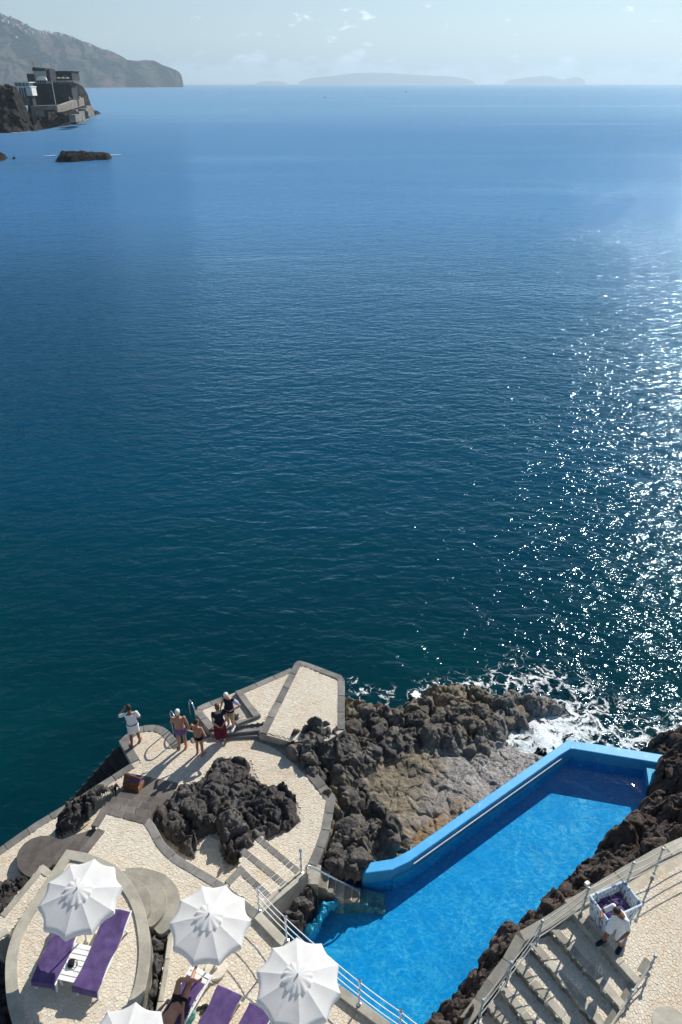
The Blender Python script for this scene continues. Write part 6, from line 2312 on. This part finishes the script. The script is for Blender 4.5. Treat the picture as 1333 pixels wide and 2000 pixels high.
# 4: woman in navy and maroon
b_ = PZ(433, 1446, Z_W)
p4 = build_person('person with brown bob, navy top and loose maroon trousers, hands clasped behind the back', b_, R(20),
                  stand(el=V(-0.24, -0.16, 1.14), wl=V(-0.06, -0.24, 0.93), hdl=V(0.2, -0.02, -0.12), er=V(0.24, -0.14, 1.14), wr=V(0.10, -0.22, 0.95), hdr=V(-0.16, -0.04, -0.12), head=V(0, 0.07, 1.60), fw=V(0.1, 1, -0.5), up=V(0, 0.35, 1)),
                  'skin_fair', 'hair_brown', 'bob', [('shirt', 'navy_cloth', dict(sleeve=0.42)), ('trousers', 'maroon_cloth', {})], 0.97)
o = MB().box((0, 0, 0), (0.075, 0.014, 0.15)).build('phone', 'black_rubber')
o.matrix_world = Matrix.Translation(b_) @ Matrix.Rotation(R(20), 4, 'Z') @ Matrix.Translation(V(0.02, -0.30, 0.86)) @ Matrix.Rotation(0.9, 4, 'Y')
tag(bevel(o, 0.004), 'dark phone held behind the back of the person in maroon trousers', 'phone')
# 5: man in navy polo
b_ = PZ(452, 1421, Z_A2)
build_person('person with white hair, navy polo and khaki shorts standing at the hatch, hand on hip', b_, R(150),
             stand(el=V(-0.42, -0.10, 1.18), wl=V(-0.20, 0.04, 1.0), hdl=V(0.1, 0.15, -0.05), er=V(0.26, 0.0, 1.13), wr=V(0.2, 0.2, 0.98), head=V(0, 0.09, 1.60), fw=V(0.1, 1, -0.55), up=V(0, 0.4, 1), belly=1.1),
             'skin_fair', 'hair_white', 'short', [('shirt', 'navy_cloth', dict(sleeve=0.3)), ('sleeve_band', 'paleblue_cloth', {}), ('shorts', 'khaki_cloth', dict(len=0.95, hem=0.1)), ('shoes', 'white_cloth', {})], 1.0)
# 6: attendant by the laundry basket
b_ = PZ(1194, 1846, Z_T)
build_person('person in white shirt and shorts leaning over beside the pale blue laundry basket', b_, R(125),
             stand(hl=V(-0.088, -0.03, 0.88), hr=V(0.088, -0.03, 0.88), kl=V(-0.13, 0.05, 0.48), kr=V(0.12, 0.10, 0.49), al=V(-0.16, -0.12, 0.085), ar=V(0.15, 0.10, 0.085), sl=V(-0.185, 0.13, 1.37), sr=V(0.185, 0.10, 1.39),
                   el=V(-0.30, 0.12, 1.10), wl=V(-0.24, 0.28, 0.90), er=V(0.30, 0.30, 1.22), wr=V(0.20, 0.48, 1.32), hdr=V(-0.06, 0.12, -0.08), head=V(0.03, 0.24, 1.55), fw=V(0.25, 1, -0.75), up=V(0, 0.65, 1)),
             'skin_dark', 'hair_dark', 'short', [('shirt', 'white_cloth', dict(sleeve=0.75)), ('shorts', 'white_cloth', dict(len=0.95, hem=0.108)), ('shoes', 'navy_cloth', {})], 1.06)

# 7: sunbather: +x along the lounger towards the head, ankle crossed over the knee
zl = LH + 0.05
sb_j = dict(hl=V(0.92, 0.085, zl + 0.09), hr=V(0.92, -0.085, zl + 0.09), kl=V(0.50, 0.02, zl + 0.20), al=V(0.12, -0.09, zl + 0.12), kr=V(0.56, -0.20, zl + 0.38), ar=V(0.36, 0.16, zl + 0.27),
            sl=V(1.40, 0.18, zl + 0.20), sr=V(1.40, -0.18, zl + 0.20), el=V(1.22, 0.33, zl + 0.10), wl=V(0.98, 0.20, zl + 0.24), er=V(1.25, -0.34, zl + 0.10), wr=V(1.02, -0.30, zl + 0.08),
            head=V(1.60, 0, zl + 0.30), up=V(1, 0, 0.35), fw=V(-0.3, 0, 1), pnl=V(0, 0, -1), pnr=V(0, 0, -1))


def lying_foot(mb, ank, shin, toe):
    lat = shin.cross(toe).normalized()
    heel = ank + shin.normalized() * 0.07
    rings = [sect(heel - toe * 0.05, lat, shin.normalized(), 0.028, 0.028, 8)]
    for t, w, h in ((0.0, 0.037, 0.042), (0.07, 0.04, 0.038), (0.14, 0.046, 0.024), (0.20, 0.03, 0.014)):
        rings.append(sect(heel + toe.normalized() * t, lat, shin.normalized(), w, h, 10))
    mb.loft(rings)


_foot = foot
lying = {}


def foot_l(mb, ank, d, r=0.04):
    for s in ('l', 'r'):
        if (sb_j['a' + s] - ank).length < 1e-6:
            shin = sb_j['a' + s] - sb_j['k' + s]
            toe = V(-0.25, 0, 1) if s == 'l' else V(-0.2, 0.7, 0.45)
            toe = (toe - shin.normalized() * toe.dot(shin.normalized()) * 0.8).normalized()
            lying_foot(mb, ank - shin.normalized() * 0.03, shin, toe)


foot = foot_l
build_person('person sunbathing in black swim shorts on a purple towel, one ankle over the knee', l3f, ang3, sb_j, 'skin_tan', 'hair_dark', 'short', [('briefs', 'black_cloth', dict(top=0.12, len=0.42))], 1.0)
foot = _foot

# ------------------------------------------------------------------ air
hz = NT('haze')
vol = hz.n('ShaderNodeVolumePrincipled', {'Color': (0.62, 0.82, 0.98, 1), 'Density': 1.0e-4, 'Anisotropy': 0.3})
hz.t.links.new(vol.outputs[0], hz.out.inputs['Volume'])
o = MB().box((0, 15000, 309), (61000, 31000, 622)).build('haze', hz.m)
tag(o, kind='stuff')
